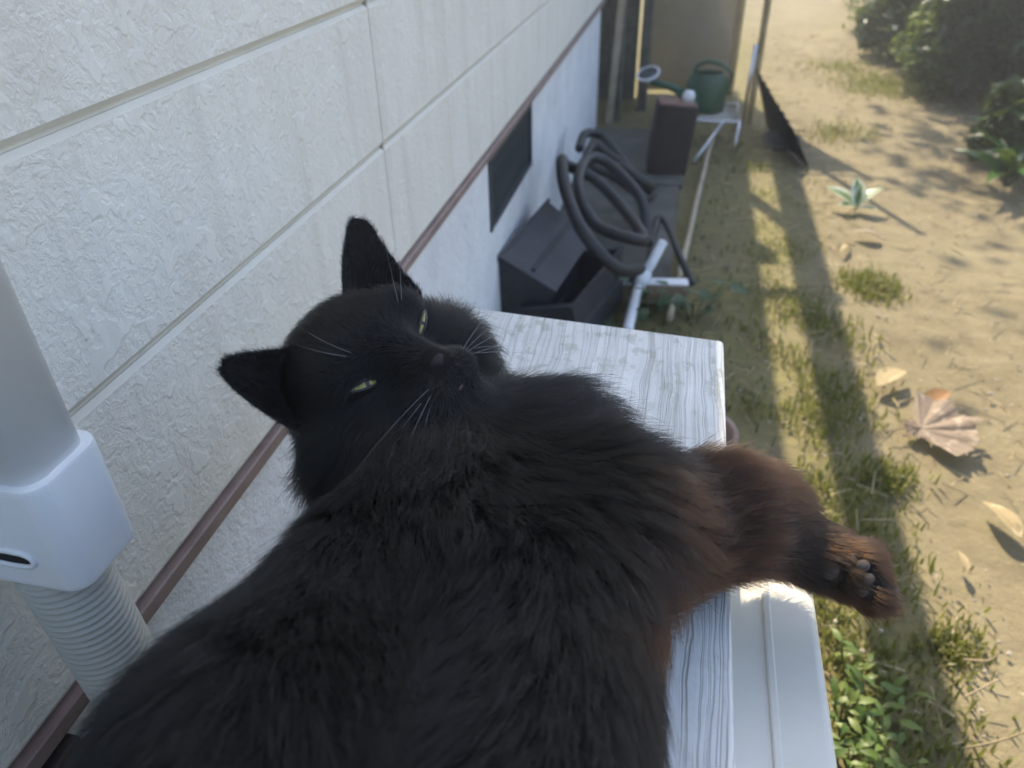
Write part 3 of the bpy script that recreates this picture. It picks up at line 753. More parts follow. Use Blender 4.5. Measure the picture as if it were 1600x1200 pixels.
# ---- fur
me.calc_loop_triangles()
nrm = np.empty(len(me.vertices)*3, np.float32); me.vertices.foreach_get('normal', nrm); nrm = nrm.reshape(-1, 3)
T = np.concatenate([CQ[:, [0, 1, 2]], CQ[:, [0, 2, 3]]])
def lp(p): return (p-HC)@HM.T
def bone_field(P):
    Wt = []; 
    for (a, b, ra, rb, L, lift) in BONES:
        Wt.append(1/np.maximum(s_cap(P.astype(np.float32), a, b, ra, rb)+.012, .003)**3)
    return np.stack(Wt, 1)
def make_fur(N, seed=3):
    r = np.random.default_rng(seed)
    tri = CV[T]; area = np.linalg.norm(np.cross(tri[:, 1]-tri[:, 0], tri[:, 2]-tri[:, 0]), axis=1)/2
    cen = tri.mean(1); tn = np.cross(tri[:, 1]-tri[:, 0], tri[:, 2]-tri[:, 0]); tn /= np.linalg.norm(tn, axis=1)[:, None]+1e-12
    dens = np.ones(len(T)); q = lp(cen); hd = np.linalg.norm(q, axis=1)
    dens *= np.where(hd < .10, 2.6, 1.); dens *= np.where(cen[:, 1] < .04, .35, 1.); dens *= np.where((tn[:, 2] < -.55) & (cen[:, 2] < .64), .15, 1.)
    dens *= np.where(cen[:, 0] > .38, 2.2, 1.)
    pr_ = area*dens; ti = r.choice(len(T), N, p=pr_/pr_.sum())
    u = r.random(N); v = r.random(N); s = u+v > 1; u[s] = 1-u[s]; v[s] = 1-v[s]
    bw = np.stack([1-u-v, u, v], 1)
    R0 = (tri[ti]*bw[..., None]).sum(1); Nn = (nrm[T[ti]]*bw[..., None]).sum(1); Nn /= np.linalg.norm(Nn, axis=1)[:, None]
    W = bone_field(R0); q = lp(R0)
    hsd = head_sdf(q.astype(np.float32)); ear = np.minimum(s_ear(q.astype(np.float32), EARS[0]), s_ear(q.astype(np.float32), EARS[1]))
    wh = 1/np.maximum(np.minimum(hsd, ear)+.012, .003)**3*2.0
    # flow directions per bone (towards the tail / the paw)
    dirs = np.array([[0, -1, -.05], [0, -1, 0], [0, -1, 0], [.25, -.35, -.8], [.35, -.8, -.35], [.5, .2, -.8], [.8, -.2, -.3], list(_n(EL-SH)), [.9, .3, -.1], list(_n(WR-EL)), list(_n(TO-WR)), [.5, .3, -.5], [0, 1, -.2], [-.2, -1, -.3], [-.3, -1, 0], [1, -.5, 0]], float)
    dirs[3] = [.30, .45, -.75]                                         # chest ruff spills forward and down
    lens = np.array([b[4] for b in BONES]); lifts = np.array([b[5] for b in BONES])
    ws = W.sum(1)+wh; clw = (W[:, 3]+W[:, 5]+W[:, 6]+W[:, 7])/ws
    flow = W@dirs; Ln = W@lens; Lf = W@lifts
    nose = np.array([0, -.012, .062]); hf = q-nose; hf /= np.linalg.norm(hf, axis=1)[:, None]
    hf = hf + np.array([0, 0, -.8]); cheek = np.clip((np.abs(q[:, 0])-.022)/.02, 0, 1)*np.clip((.012-q[:, 1])/.02, 0, 1)*np.clip((.035-q[:, 2])/.02, 0, 1)
    hf[:, 1] -= .7*cheek
    hl = .011 + .029*cheek + .008*np.clip((-q[:, 2])/.03, 0, 1)
    muzz = np.clip((q[:, 2]-.034)/.012, 0, 1); hl *= 1-.6*muzz
    isear = ear < .004
    for e, sg in zip(EARS, (1, -1)):
        m = isear & (np.sign(q[:, 0]) == sg) & (ear < hsd)
        hf[m] = e[1] + .35*e[3]*np.sign((q[m]-e[0])@e[3])[:, None]; hl[m] = .0052
    flow += wh[:, None]*(hf@HM); Ln += wh*hl; Lf += wh*np.where(isear, .16, .42+.25*cheek)
    Ln /= ws; Lf /= ws
    # eyes, nose and pads stay bare
    keep = np.ones(N, bool)
    for sg in (-1, 1):
        dx, dy = (q[:, 0]-sg*.0255), (q[:, 1]-.003); c, s_ = math.cos(math.radians(24)), math.sin(math.radians(24))*sg
        a, b = dx*c+dy*s_, -dx*s_+dy*c
        keep &= ~(((a/.0114)**2+(b/.0038)**2 < 1) & (q[:, 2] > .015))
    keep &= ~((np.abs(q[:, 0]) < .0065) & (np.abs(q[:, 1]+.0155) < .0055) & (q[:, 2] > .05))
    for pc, pr2 in PADS: keep &= np.linalg.norm(R0-pc, axis=1) > pr2*1.1
    flow -= Nn*(flow*Nn).sum(1)[:, None]; flow /= np.linalg.norm(flow, axis=1)[:, None]+1e-9
    # low frequency swirl
    sw = np.sin(R0@np.array([[60, 20, 31], [23, 55, -37], [-31, 27, 62]]).T + np.array([0, 1.7, 3.1]))
    flow = flow + .28*sw + .22*r.normal(size=(N, 3)); flow -= Nn*(flow*Nn).sum(1)[:, None]; flow /= np.linalg.norm(flow, axis=1)[:, None]+1e-9
    Ln *= r.uniform(.5, 1.25, N); und = r.random(N) < .12; Ln[und] *= 1.25
    under = (R0[:, 2] < .63) & (Nn[:, 2] < -.2); Ln[under] *= .45
    Lf = np.clip(Lf + .12*r.normal(size=N), .06, 1.2)
    K = 6; t = np.linspace(0, 1, K)
    d0 = flow*1. + Nn*(Lf*1.5)[:, None]; d0 /= np.linalg.norm(d0, axis=1)[:, None]
    d1 = flow*1. + Nn*(Lf*.35)[:, None] + np.array([0, 0, -.22])*(Ln/.03)[:, None]; d1 /= np.linalg.norm(d1, axis=1)[:, None]
    P = np.empty((N, K, 3)); P[:, 0] = R0 - Nn*.0008
    for k in range(1, K):
        tt = t[k]-.5/(K-1); d = d0*(1-tt)+d1*tt; P[:, k] = P[:, k-1] + d*(Ln/(K-1))[:, None]
    clw = np.clip(clw+.8*cheek*(wh/ws), 0, 1)
    # clumping
    nc = N//45; cidx = r.choice(N, nc, replace=False); kd = kdtree.KDTree(nc)
    for i, c in enumerate(cidx): kd.insert(R0[c], i)
    kd.balance()
    near = np.array([cidx[kd.find(p)[1]] for p in R0])
    cf = np.clip((Ln-.004)/.02, 0, 1)*(.55+.42*clw)*r.uniform(.4, 1.15, N)
    tgt = P[near]
    sc_ = np.clip(Ln/np.maximum(Ln[near], 1e-4), .3, 1.6)
    rel = tgt-tgt[:, :1]
    tgt2 = tgt[:, :1] + rel*sc_[:, None, None]
    P = P + (tgt2-P)*(cf[:, None]*t[None]**1.3)[..., None]
    # keep hairs out of the plank
    P[..., 2] = np.where(P[..., 0] < .40, np.maximum(P[..., 2], .6012), P[..., 2])
    P = P[keep]; return P, Ln[keep], R0[keep], r.random(N)[keep]
def hair_obj(name, P, r0, r1, mat, parent):
    n, K, _ = P.shape
    cv = bpy.data.hair_curves.new(name); cv.add_curves([K]*n)
    cv.attributes['position'].data.foreach_set('vector', P.astype(np.float32).ravel())
    rd = (np.linspace(1, 0, K)**.7)[None]*(r0-r1)[:, None]+r1
    at = cv.attributes.get('radius') or cv.attributes.new('radius', 'FLOAT', 'POINT')
    at.data.foreach_set('value', rd.astype(np.float32).ravel())
    cv.materials.append(mat); o = link(bpy.data.objects.new(name, cv), parent); o.matrix_parent_inverse = catinv; return o
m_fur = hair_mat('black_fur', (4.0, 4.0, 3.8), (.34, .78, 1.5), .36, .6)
NF = 300000
FP, FL, FR, FZ = make_fur(NF)
r0 = np.where(FL < .012, .00008, .000105)
fo = hair_obj('fur', FP, r0, .00002, m_fur, cat); fo['kind'] = 'stuff'
# rusty tint of the coat on the chest, the foreleg and the flank
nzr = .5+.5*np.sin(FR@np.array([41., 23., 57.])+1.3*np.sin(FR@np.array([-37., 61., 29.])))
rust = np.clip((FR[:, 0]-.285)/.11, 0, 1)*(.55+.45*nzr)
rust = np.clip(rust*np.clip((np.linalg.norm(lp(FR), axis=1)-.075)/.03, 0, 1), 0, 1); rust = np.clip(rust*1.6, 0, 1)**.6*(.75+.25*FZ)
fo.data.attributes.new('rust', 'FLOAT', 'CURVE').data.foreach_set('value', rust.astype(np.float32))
# ---- eyes
B = NB('cat_eye'); uv = B.n('ShaderNodeUVMap').outputs[0]; spx = B.n('ShaderNodeSeparateXYZ'); B.l(uv, spx.inputs[0])
pu = B.math('ABSOLUTE', B.math('SUBTRACT', spx.outputs[0], .5))
ic = B.ramp(B.noise(B.map(uv, (30, 3, 1)), 2, 3), [(.3, (.20, .17, .03)), (.7, (.40, .36, .09))])
B.set(B.mix(B.ramp(pu, [(.05, 1.), (.075, 0.)]), ic, (.004, .004, .004)), .15, Coat_Weight=.3)
m_eye = B.m; m_lid = plain('eye_rim', (.010, .009, .009), .35)
def face_f(s, u):
    fs = np.linspace(.0, .09, 361); q = np.stack([np.full(361, s), np.full(361, u), fs], 1).astype(np.float32)
    d = head_sdf(q); ins = np.where(d < 0)[0]; return fs[ins[-1]] if len(ins) else .03
for sg, hgt in ((1, .0017), (-1, .0023)):
    bm = bmesh.new(); uvl = bm.loops.layers.uv.new('UVMap'); na, nb = 18, 6; V = {}; c, s_ = math.cos(math.radians(24)), math.sin(math.radians(24))*sg
    fc = face_f(sg*.0255, .003)+.0012
    for i in range(na+1):
        a = -1+2*i/na; hh = hgt*max(0, 1-a*a)**.8
        for j in range(nb+1):
            b = -1+2*j/nb; x, y = a*.0098, b*hh
            s = sg*.0255+x*c-y*s_; u = .003+x*s_+y*c
            V[i, j] = (bm.verts.new(hw(s, u, fc + .0016*(1-a*a) - .0008*b*b - sg*0 - .10*abs(x)*(1 if x*sg > 0 else .2))), (i/na, j/nb))
    for i in range(na):
        for j in range(nb):
            ks = [V[i, j], V[i+1, j], V[i+1, j+1], V[i, j+1]]
            f = bm.faces.new([k[0] for k in ks])
            for lpn, k in zip(f.loops, ks): lpn[uvl].uv = k[1]
    rim = [V[i, 0][0].co.copy() for i in range(na+1)]+[V[i, nb][0].co.copy() for i in range(na-1, 0, -1)]
    bmesh.ops.remove_doubles(bm, verts=bm.verts, dist=1e-6); bmesh.ops.recalc_face_normals(bm, faces=bm.faces)
    ev = mesh_obj('eye', bm, m_eye, cat, True); ev.matrix_parent_inverse = catinv
    o = tube('eyelid', rim, .0010, m_lid, ev, 6, True)
# ---- nose, lip, whiskers, pads
bm = bmesh.new(); bmesh.ops.create_icosphere(bm, subdivisions=3, radius=1)
for v in bm.verts:
    x, y, z = v.co; wd = 1.0 if y > 0 else 1+.75*y
    v.co = Vector(hw(x*.0060*wd, -.0160+y*.0042, .0572+z*.0038))
o = mesh_obj('nose', bm, mottled('cat_nose', (.010, .009, .009), (.02, .017, .017), 200, .6, spec=.25), cat, True); o.matrix_parent_inverse = catinv
bm = bmesh.new(); bmesh.ops.create_icosphere(bm, subdivisions=2, radius=1)
for v in bm.verts: v.co = Vector(hw(v.co.x*.0030, -.0345+v.co.y*.0012, .0525+v.co.z*.0035))
o = mesh_obj('lip', bm, plain('pink_lip', (.12, .055, .05), .6), cat, True); o.matrix_parent_inverse = catinv
m_whisk = plain('whisker_hair', (.38, .38, .38), .5)
def whisker(a, d, L, sag, r=.00008, name='whisker'):
    pts = [Vector(a)+Vector(d)*(L*t)+Vector((0, 0, -sag*t*t)) for t in np.linspace(0, 1, 9)]
    o = tube(name, pts, [r*(1-.85*t) for t in np.linspace(0, 1, 9)], m_whisk, cat, 5); o.matrix_parent_inverse = catinv
for sg in (1, -1):
    for k, (u0, f0_, dx, dy, dz, L) in enumerate([(-.022, .05, .95, .10, -.10, .052), (-.025, .049, .95, -.22, -.12, .060), (-.028, .047, .90, -.40, -.15, .058), (-.024, .045, .95, -.05, -.35, .055), (-.030, .045, .80, -.6, -.1, .05), (-.027, .043, .85, -.45, -.35, .055)]):
        d = _n(HS*sg*dx+HU*dy+HF*dz); whisker(hw(sg*(.016+.002*k), u0, f0_+.009), d, L*1.3, .012)
    for k in range(2):
        d = _n(HS*sg*(.5+.3*k)+HU*.8+HF*.25); whisker(hw(sg*(.021+.003*k), .020, .042), d, .028, -.004, .00010, 'brow_whisker')
m_pad = mottled('paw_pad', (.05, .044, .042), (.085, .075, .07), 80, .85, spec=.15)
for c, r in PADS:
    g = np.array([cat_sdf((c+e)[None].astype(np.float32))[0]-cat_sdf((c-e)[None].astype(np.float32))[0] for e in np.eye(3)*.002]); g = _n(g)
    bm = bmesh.new(); bmesh.ops.create_icosphere(bm, subdivisions=2, radius=1)
    bmesh.ops.transform(bm, matrix=Matrix.Translation(Vector(c)+Vector(g)*.0002) @ Vector(g).to_track_quat('Z', 'Y').to_matrix().to_4x4() @ Matrix.Diagonal((r, r*.8, .0020, 1)), verts=bm.verts)
    o = mesh_obj('paw_pad', bm, m_pad, cat, True); o.matrix_parent_inverse = catinv
# ================================================================== plants and litter
m_leafd = leaf_mat('dark_leaf', (.012, .035, .010), (.035, .085, .018), .25, .35)
m_leafl = leaf_mat('fresh_leaf', (.07, .13, .02), (.19, .24, .05), .4, .45)
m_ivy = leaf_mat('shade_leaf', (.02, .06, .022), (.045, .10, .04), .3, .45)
m_grass = leaf_mat('grass_blade', (.09, .11, .022), (.25, .22, .07), .35, .5)
m_straw = leaf_mat('dry_straw', (.28, .21, .11), (.48, .38, .23), .2, .7)
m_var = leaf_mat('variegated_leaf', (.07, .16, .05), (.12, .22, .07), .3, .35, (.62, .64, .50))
m_lily = leaf_mat('glossy_leaf', (.02, .06, .02), (.05, .12, .03), .25, .25)
def leaf_mesh(name, L, W, mat, fold=.18, curl=.15, n=6, tip=1.0, lobes=0):
    bm = bmesh.new(); uvl = bm.loops.layers.uv.new('UVMap'); R = []
    for i in range(n+1):
        t = i/n; wd = W/2*(math.sin(math.pi*min(1, t**.8*.97+.03))**.8)
        if lobes: wd *= 1+.25*math.cos(lobes*math.pi*2*t)
        if i == n: wd = 0.0004
        z = L*curl*(t*.9-t*t*1.3)
        R.append([(bm.verts.new((-wd, L*t, z+fold*wd)), (0, t)), (bm.verts.new((0, L*t, z)), (.5, t)), (bm.verts.new((wd, L*t, z+fold*wd)), (1, t))])
    for A, B_ in zip(R, R[1:]):
        for k in (0, 1):
            ks = [A[k], A[k+1], B_[k+1], B_[k]]; f = bm.faces.new([q[0] for q in ks])
            for lpn, q in zip(f.loops, ks): lpn[uvl].uv = q[1]
    me_ = bpy.data.meshes.new(name); bm.to_mesh(me_); bm.free(); me_.materials.append(mat)
    me_.polygons.foreach_set('use_smooth', [True]*len(me_.polygons)); return me_
def plant(name, label, cat_, loc, leaves, group=None, stem=None):
    """leaves: (mesh, offset, yaw, pitch, scale)"""
    t = thing(name, label, cat_, loc, group)
    for me_, off, yaw, pitch, sc in leaves:
        o = link(bpy.data.objects.new('leaf', me_), t); o.location = off; o.scale = (sc,)*3
        o.rotation_euler = (pitch, random.uniform(-.3, .3), yaw)
        if stem is not None and off[2] > .01:
            tube('stem', [(off[0]*.2, off[1]*.2, 0), (off[0]*.7, off[1]*.7, off[2]*.6), off], .0011, stem, t, 5)
    return t
# variegated plant on the path
lv = leaf_mesh('variegated_blade', .115, .062, m_var, .35, .25, 8)
g = at_z(1335, 335, 0)
plant('variegated_plant', 'white edged green plant with spread leaves alone on the bare path', 'plant', (g[0], g[1], 0), [(lv, (0, 0, .02), 1.15, .55, 1), (lv, (0, 0, .02), -1.1, .6, .95), (lv, (0, 0, .025), .2, .95, .85), (lv, (0, .01, .02), 2.2, .35, .7), (lv, (0, 0, .015), -2.2, .35, .6), (lv, (0, 0, .03), -.35, 1.1, .6)], None, m_leafl)
# long leaved plants at the right edge
ll = leaf_mesh('long_blade', .22, .05, m_lily, .3, .45, 9)
for (u, v, lab) in [(1578, 238, 'glossy long leaved plant nearest the hedge at the right edge'), (1572, 290, 'glossy long leaved plant leaning over the path at the right edge')]:
    g = at_z(u, v, 0)
    plant('strap_plant', lab, 'plant', (g[0], g[1], 0), [(ll, (random.uniform(-.03, .03), random.uniform(-.03, .03), .03), k*2.4+random.uniform(-.3, .3), random.uniform(.3, .9), random.uniform(.7, 1.1)) for k in range(13)], 'long leaved plants', m_leafd)
# leafy weeds along the sunny strip
lw = leaf_mesh('weed_blade', .026, .011, m_leafl, .2, .3, 5)
for (u, v, lab, n, sp_) in [(1318, 1130, 'bright green leafy weed low by the outdoor unit corner', 40, .055), (1370, 1105, 'bright leafy weed between the outdoor unit and the shadow band', 20, .05), (1330, 1185, 'bright green leafy weed at the bottom edge beside the unit', 24, .05), (1325, 1040, 'pale leafy weed just below the paw', 14, .04), (1385, 1190, 'half shaded leafy weed at the bottom in the shadow band', 18, .05)]:
    g = at_z(u, v, .02)
    L_ = []
    for k in range(n):
        a = random.uniform(0, 6.28); r = sp_*math.sqrt(random.random())
        L_.append((lw, (r*math.cos(a), r*math.sin(a), random.uniform(.008, .05)), random.uniform(0, 6.28), random.uniform(.0, .7), random.uniform(.5, 1.05)))
    plant('weed', lab, 'weed', (g[0], g[1], 0), L_, 'leafy weeds by the unit', m_leafl)
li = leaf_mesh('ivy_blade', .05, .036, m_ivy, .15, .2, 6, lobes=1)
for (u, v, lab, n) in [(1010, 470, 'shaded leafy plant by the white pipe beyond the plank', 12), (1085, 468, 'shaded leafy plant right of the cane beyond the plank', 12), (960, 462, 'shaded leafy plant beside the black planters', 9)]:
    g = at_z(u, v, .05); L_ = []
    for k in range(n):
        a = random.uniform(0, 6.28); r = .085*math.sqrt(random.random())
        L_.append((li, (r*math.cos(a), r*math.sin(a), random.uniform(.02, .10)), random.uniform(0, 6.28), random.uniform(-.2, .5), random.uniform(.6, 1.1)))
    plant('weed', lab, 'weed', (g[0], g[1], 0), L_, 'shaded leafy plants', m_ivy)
# grass
def blades(name, pts, mat, label, hl, hh, lean_=.7, w0=.0022):
    V, Fc = [], []
    for x, y in pts:
        a = random.uniform(0, 6.28); L = random.uniform(hl, hh); w_ = w0*random.uniform(.6, 1.3); ln = random.uniform(.1, 1)*lean_
        dx, dy = math.cos(a), math.sin(a); px_, py_ = -dy*w_, dx*w_; b = len(V)
        z0 = -.004
        V += [(x-px_, y-py_, z0), (x+px_, y+py_, z0), (x+dx*L*ln*.4-px_*.8, y+dy*L*ln*.4-py_*.8, z0+L*.6), (x+dx*L*ln*.4+px_*.8, y+dy*L*ln*.4+py_*.8, z0+L*.6),
              (x+dx*L*ln, y+dy*L*ln, z0+L*(1-.35*ln))]
        Fc += [(b, b+1, b+3, b+2), (b+2, b+3, b+4)]
    me_ = bpy.data.meshes.new(name); me_.from_pydata(V, [], Fc); me_.materials.append(mat)
    o = link(bpy.data.objects.new(name, me_)); o['kind'] = 'stuff'; o['label'] = label; return o
def hsh(x, y, s=1.): return .5+.5*math.sin(x*13.1*s+math.sin(y*7.7*s)*2.1)*math.sin(y*9.3*s+math.cos(x*8.3*s)*1.7)
pts = []
while len(pts) < 5200:
    x = random.gauss(.66, .085); y = random.uniform(.35, 3.3)
    if x < .47 or x > .95: continue
    if random.random() < max(0, hsh(x, y)-.25)**1.3*1.7*(1 if y < 2.2 else .35): pts.append((x, y))
for cx, cy, r, n in [(.87, 1.93, .075, 1500), (1.62, 3.0, .12, 500), (1.0, 3.35, .16, 500), (1.35, 4.2, .30, 2200), (1.7, 5.0, .35, 2000), (1.15, 4.6, .2, 500), (.8, .78, .05, 250), (.78, 1.15, .05, 300)]:
    for _ in range(n): pts.append((random.gauss(cx, r*.5), random.gauss(cy, r*.5)))
blades('grass', pts, m_grass, 'short green grass along the sunny strip and path edges', .010, .034)
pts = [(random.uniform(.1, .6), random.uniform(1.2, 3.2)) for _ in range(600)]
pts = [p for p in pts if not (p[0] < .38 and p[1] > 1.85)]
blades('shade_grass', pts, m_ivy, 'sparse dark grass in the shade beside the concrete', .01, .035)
# straw litter
V, Fc = [], []
for _ in range(1700):
    x, y = random.uniform(.45, 2.4), random.uniform(.4, 5.5); a = random.uniform(0, 6.28); L = random.uniform(.008, .035)*(1.6 if random.random() < .07 else 1); w_ = random.uniform(.0006, .0017); z = .010+.006*random.random()
    dx, dy = math.cos(a)*L, math.sin(a)*L; px_, py_ = -math.sin(a)*w_, math.cos(a)*w_; b = len(V)
    V += [(x-dx-px_, y-dy-py_, z), (x-dx+px_, y-dy+py_, z), (x+dx+px_, y+dy+py_, z+.004*random.random()), (x+dx-px_, y+dy-py_, z), (x, y, z+.003)]
    Fc += [(b, b+1, b+4), (b+1, b+2, b+4), (b+2, b+3, b+4), (b+3, b, b+4)]
me_ = bpy.data.meshes.new('straw'); me_.from_pydata(V, [], Fc); me_.materials.append(m_straw)
o = link(bpy.data.objects.new('straw', me_)); o['kind'] = 'stuff'; o['label'] = 'dry straw and bits of litter scattered over the soil'
# pebbles
V, Fc = [], []
ico = bmesh.new(); bmesh.ops.create_icosphere(ico, subdivisions=1, radius=1); iv = [v.co.copy() for v in ico.verts]; ifc = [[v.index for v in f.verts] for f in ico.faces]; ico.free()
for _ in range(1900):
    x, y = random.uniform(.45, 2.2), random.uniform(.45, 5); r = random.uniform(.0012, .0045)*(2 if random.random() < .04 else 1); b = len(V)
    sx, sy = random.uniform(.7, 1.4), random.uniform(.7, 1.4)
    V += [(x+v.x*r*sx*random.uniform(.85, 1.15), y+v.y*r*sy, .004+v.z*r*.7) for v in iv]; Fc += [[b+i for i in f] for f in ifc]
me_ = bpy.data.meshes.new('pebbles'); me_.from_pydata(V, [], Fc); me_.materials.append(mottled('pebble', (.22, .18, .13), (.46, .41, .33), 30, .9))
o = link(bpy.data.objects.new('gravel', me_)); o['kind'] = 'stuff'; o['label'] = 'small pebbles and soil crumbs on the path'
# fallen leaves
def lobed_leaf(name, R, mat, label, loc, rot, curl=.25, lobes=(0, .62, -.62, 1.25, -1.25), lens=(1, .88, .88, .62, .62)):
    bm = bmesh.new(); uvl = bm.loops.layers.uv.new('UVMap'); c = bm.verts.new((0, 0, 0)); ring = []
    for k in range(72):
        a = -math.pi+2*math.pi*k/72; r = .20
        for l, s in zip(lobes, lens): r = max(r, s*math.exp(-((a-l)/.33)**2)) if True else r
        r = max(r, .83 if abs(a) < 1.35 else .25); r *= 1+.05*math.sin(k*2.9)
        ring.append((a, r))
    rings = []
    for s in (.3, .6, .85, 1.):
        rings.append([bm.verts.new((R*r*s*math.sin(a), R*r*s*math.cos(a), R*(curl*(r*s)**2*(1.2 if a > 0 else .5)+.07*math.cos(a*10)*s*r+.03*math.sin(a*23)*s))) for a, r in ring])
    for k in range(72): bm.faces.new((c, rings[0][k], rings[0][(k+1) % 72]))
    for A, B_ in zip(rings, rings[1:]):
        for k in range(72): bm.faces.new((A[k], B_[k], B_[(k+1) % 72], A[(k+1) % 72]))
    for f in bm.faces:
        for lq in f.loops:
            p = lq.vert.co; aa = math.atan2(p.x, p.y); lq[uvl].uv = (.5+((aa+.31) % .62)-.31, math.hypot(p.x, p.y)/R)
    bmesh.ops.recalc_face_normals(bm, faces=bm.faces)
    t = thing(name, label, 'leaf', loc, 'fallen leaves on the path'); t.rotation_euler = rot
    mesh_obj('blade', bm, mat, t, True)
    tube('stalk', [(0, 0, .001), (0, -R*.3, .004), (R*.05, -R*.6, .002)], .0013, mat, t, 6)
    return t
def dry(name, a, b, e=None):
    return leaf_mat(name, a, b, .25, .65, None, 30, True)
m_lf1 = dry('mauve_brown_leaf', (.27, .20, .145), (.44, .35, .26)); m_lf2 = dry('pale_yellow_leaf', (.36, .27, .13), (.56, .45, .27)); m_lf3 = dry('rust_leaf', (.28, .12, .05), (.42, .22, .09))
g = at_z(1435, 678, 0); lobed_leaf('fallen_leaf', .115, m_lf1, 'large curled mauve brown fallen leaf on the sunny path', (g[0], g[1], .014), (.08, .12, -1.35), .14)
def ovate_leaf(mat, label, u, v, L, W, rot, curl=.5):
    g = at_z(u, v, 0); t = thing('fallen_leaf', label, 'leaf', (g[0], g[1], .016), 'fallen leaves on the path'); t.rotation_euler = rot
    o = link(bpy.data.objects.new('blade', leaf_mesh('dry_blade', L, W, mat, .35, curl*.5, 8)), t)
    tube('stalk', [(0, 0, 0), (.002, -L*.2, .003)], .001, mat, t, 5)
ovate_leaf(m_lf2, 'pale yellow fallen leaf beside the large brown leaf', 1368, 612, .105, .046, (.05, -.1, -.75))
ovate_leaf(m_lf2, 'pale fallen leaf cut by the right edge of the picture', 1588, 850, .09, .036, (.04, .1, .35))
ovate_leaf(m_lf3, 'small dark rust leaf touching the large brown leaf', 1440, 640, .06, .035, (.4, .3, -1.0))
ovate_leaf(m_lf2, 'tiny pale husk on the path at the right', 1506, 902, .042, .014, (.05, .2, .05))
for i, (u, v, mt, lab) in enumerate([(1440, 98, m_lf3, 'rust fallen leaf farthest along the grass by the hedge'), (1468, 88, m_lf3, 'orange fallen leaf right against the hedge foot'), (1375, 382, m_lf1, 'brown fallen leaf below the variegated plant'), (1325, 392, m_lf2, 'pale stick like leaf left of the brown leaf'), (1505, 120, m_lf3, 'rust fallen leaf under the hedge nearest the path')]):
    ovate_leaf(mt, lab, u, v, .085, .045 if 'stick' not in lab else .014, (.25, .15, i*1.3-1.2), .6)
# straws and twigs large enough to pick out
for i, (p, lab) in enumerate([([(1500, 1170), (1560, 1158), (1612, 1140)], 'long pale dry grass stem at the bottom right'), ([(1505, 1090), (1535, 1075), (1560, 1062)], 'short pale straw above the long dry stem'), ([(1505, 1030), (1545, 1032), (1562, 1018)], 'dark forked twig on the right of the path'), ([(1340, 830), (1338, 795)], 'short grey stalk standing above the paw'), ([(1345, 812), (1395, 812)], 'thin straw lying above the paw'), ([(1395, 910), (1425, 900), (1450, 890)], 'thin straw touching the paw tip')]):
    pts = [at_z(u, v, .018+.012*k) for k, (u, v) in enumerate(p)]
    tag(tube('straw_stem', spline(pts, 5), .0014, m_straw if 'dark' not in lab else m_timber, None, 6), lab, 'twig', 'loose stems on the path')
# hedge shrubs
def shrub(name, label, c, rad, h, n, mat, size=.05, z0=.05, stems=7, group='shrubs of the hedge'):
    t = thing(name, label, 'shrub', (c[0], c[1], 0), group)
    V, Fc = [], []
    cl = [(random.uniform(-.8, .8)*rad, random.uniform(-.8, .8)*rad, z0+(h-z0)*random.random()**.8, rad*random.uniform(.22, .42)) for _ in range(24)]
    for _ in range(n):
        cx, cy, cz, r = random.choice(cl); d = Vector((random.gauss(0, 1), random.gauss(0, 1), random.gauss(0, 1))).normalized()*r*random.random()**.45
        p = Vector((cx, cy, max(.03, cz)))+d
        if p.z < .02: continue
        ax = Vector((random.gauss(0, 1), random.gauss(0, 1), random.gauss(-.1, .5))).normalized(); sd = ax.cross(Vector((random.gauss(0, .4), random.gauss(0, .4), 1))).normalized()
        L = size*random.uniform(.6, 1.3); w_ = L*.24; up = sd.cross(ax); b = len(V)
        V += [p-ax*L*.5, p+sd*w_+up*w_*.2, p+ax*L*.5-up*L*.1, p-sd*w_+up*w_*.2]; Fc += [(b, b+1, b+2), (b, b+2, b+3)]
    me_ = bpy.data.meshes.new('foliage'); me_.from_pydata([tuple(v) for v in V], [], Fc); me_.materials.append(mat)
    o = link(bpy.data.objects.new('foliage', me_), t); o['kind'] = 'stuff'
    for k in range(stems):
        cx, cy, cz, r = cl[k]; tube('stem', spline([(cx*.15, cy*.15, -.02), (cx*.5, cy*.5, cz*.5), (cx, cy, cz)], 4), [.012-.001*i for i in range(9)], m_post, t, 6)
    return t
for x, y, rad, h, mat, lab in [(1.86, 3.95, .50, .70, m_leafd, 'dark green shrub filling the top right corner'), (1.85, 4.85, .60, .75, m_leafd, 'dark green shrub at the top edge left of the corner shrub'), (1.68, 3.12, .26, .30, m_leafd, 'low dark shrub at the right edge above the long leaved plants'), (1.95, 6.2, .70, .60, m_leafl, 'light green shrub at the top edge beside the path'), (2.15, 3.2, .42, .6, m_leafd, 'dark shrub cut by the right edge behind the long leaved plants'), (1.62, 4.25, .28, .30, m_leafl, 'low light green shrub at the foot of the hedge')]:
    shrub('hedge_shrub', lab, (x, y), rad, h, int(9000*rad/.4), mat, .075 if mat is m_leafd else .045)
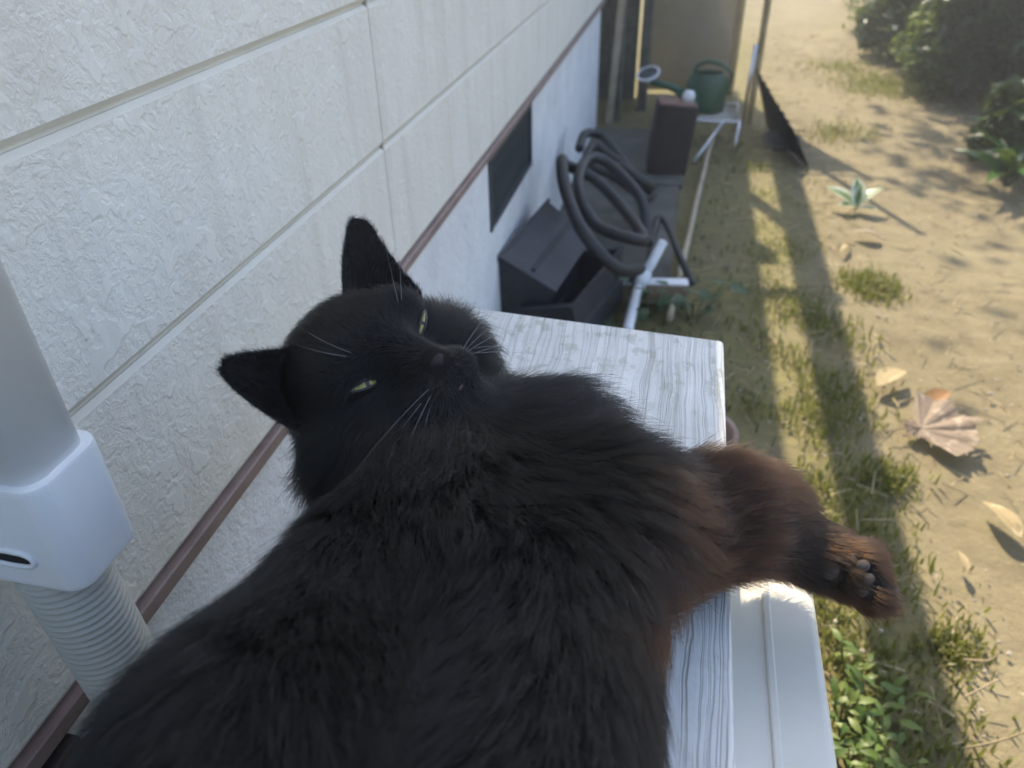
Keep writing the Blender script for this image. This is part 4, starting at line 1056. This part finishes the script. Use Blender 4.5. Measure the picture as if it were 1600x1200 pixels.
# tree over the path, its crown above the picture
def tree(c, label):
    t = thing('garden_tree', label, 'tree', (c[0], c[1], 0))
    tr_ = tube('trunk', spline([(0, 0, -.1), (.03, -.05, 1.2), (-.05, -.15, 2.6), (-.15, -.3, 4.2)], 6), [.13-.004*i for i in range(19)], m_post, t, 10)
    V, Fc = [], []
    for k in range(9):
        a = k*2.4; e = Vector((-1.1+.75*math.cos(a)*random.uniform(.5, 1.3), -1.5+1.1*math.sin(a)*random.uniform(.5, 1.3), random.uniform(3.2, 4.6)))
        pts = spline([(-.05, -.15, 2.3+.12*k), e*.55+Vector((0, 0, 1.2)), e], 5)
        o = tube('limb', pts, [.035*(1-.075*i) for i in range(len(pts))], m_post, tr_, 6)
        for _ in range(520):
            q = pts[random.randint(4, 10)]; p = q+Vector((random.gauss(0, .22), random.gauss(0, .22), random.gauss(0, .16)))
            ax = Vector((random.gauss(0, 1), random.gauss(0, 1), random.gauss(0, .5))).normalized(); sd = ax.cross(Vector((random.gauss(0, .5), random.gauss(0, .5), 1))).normalized()
            L = random.uniform(.06, .12); w_ = L*.3; b = len(V)
            V += [p-ax*L*.5, p+sd*w_, p+ax*L*.5, p-sd*w_]; Fc += [(b, b+1, b+2, b+3)]
    me_ = bpy.data.meshes.new('crown'); me_.from_pydata([tuple(v) for v in V], [], Fc); me_.materials.append(m_leafl)
    o = link(bpy.data.objects.new('crown', me_), t); o['kind'] = 'stuff'
tree((1.75, 7.4), 'garden tree whose crown above the frame dapples the path with shade')
# ================================================================== haze volume added to imitate veiling lens glare
hz = box('haze', (-320, -320, -1.3), (320, 320, 6.2), None)
B = NB('haze_veil'); B.t.nodes.remove(B.bsdf)
pv_ = B.n('ShaderNodeVolumePrincipled'); pv_.inputs['Color'].default_value = (.97, .96, .93, 1); pv_.inputs['Density'].default_value = .026; pv_.inputs['Anisotropy'].default_value = .55
B.l(pv_.outputs[0], B.out.inputs['Volume']); hz.data.materials.append(B.m); hz['kind'] = 'stuff'; hz['label'] = 'pale sunlit haze volume added in place of a lens veil'
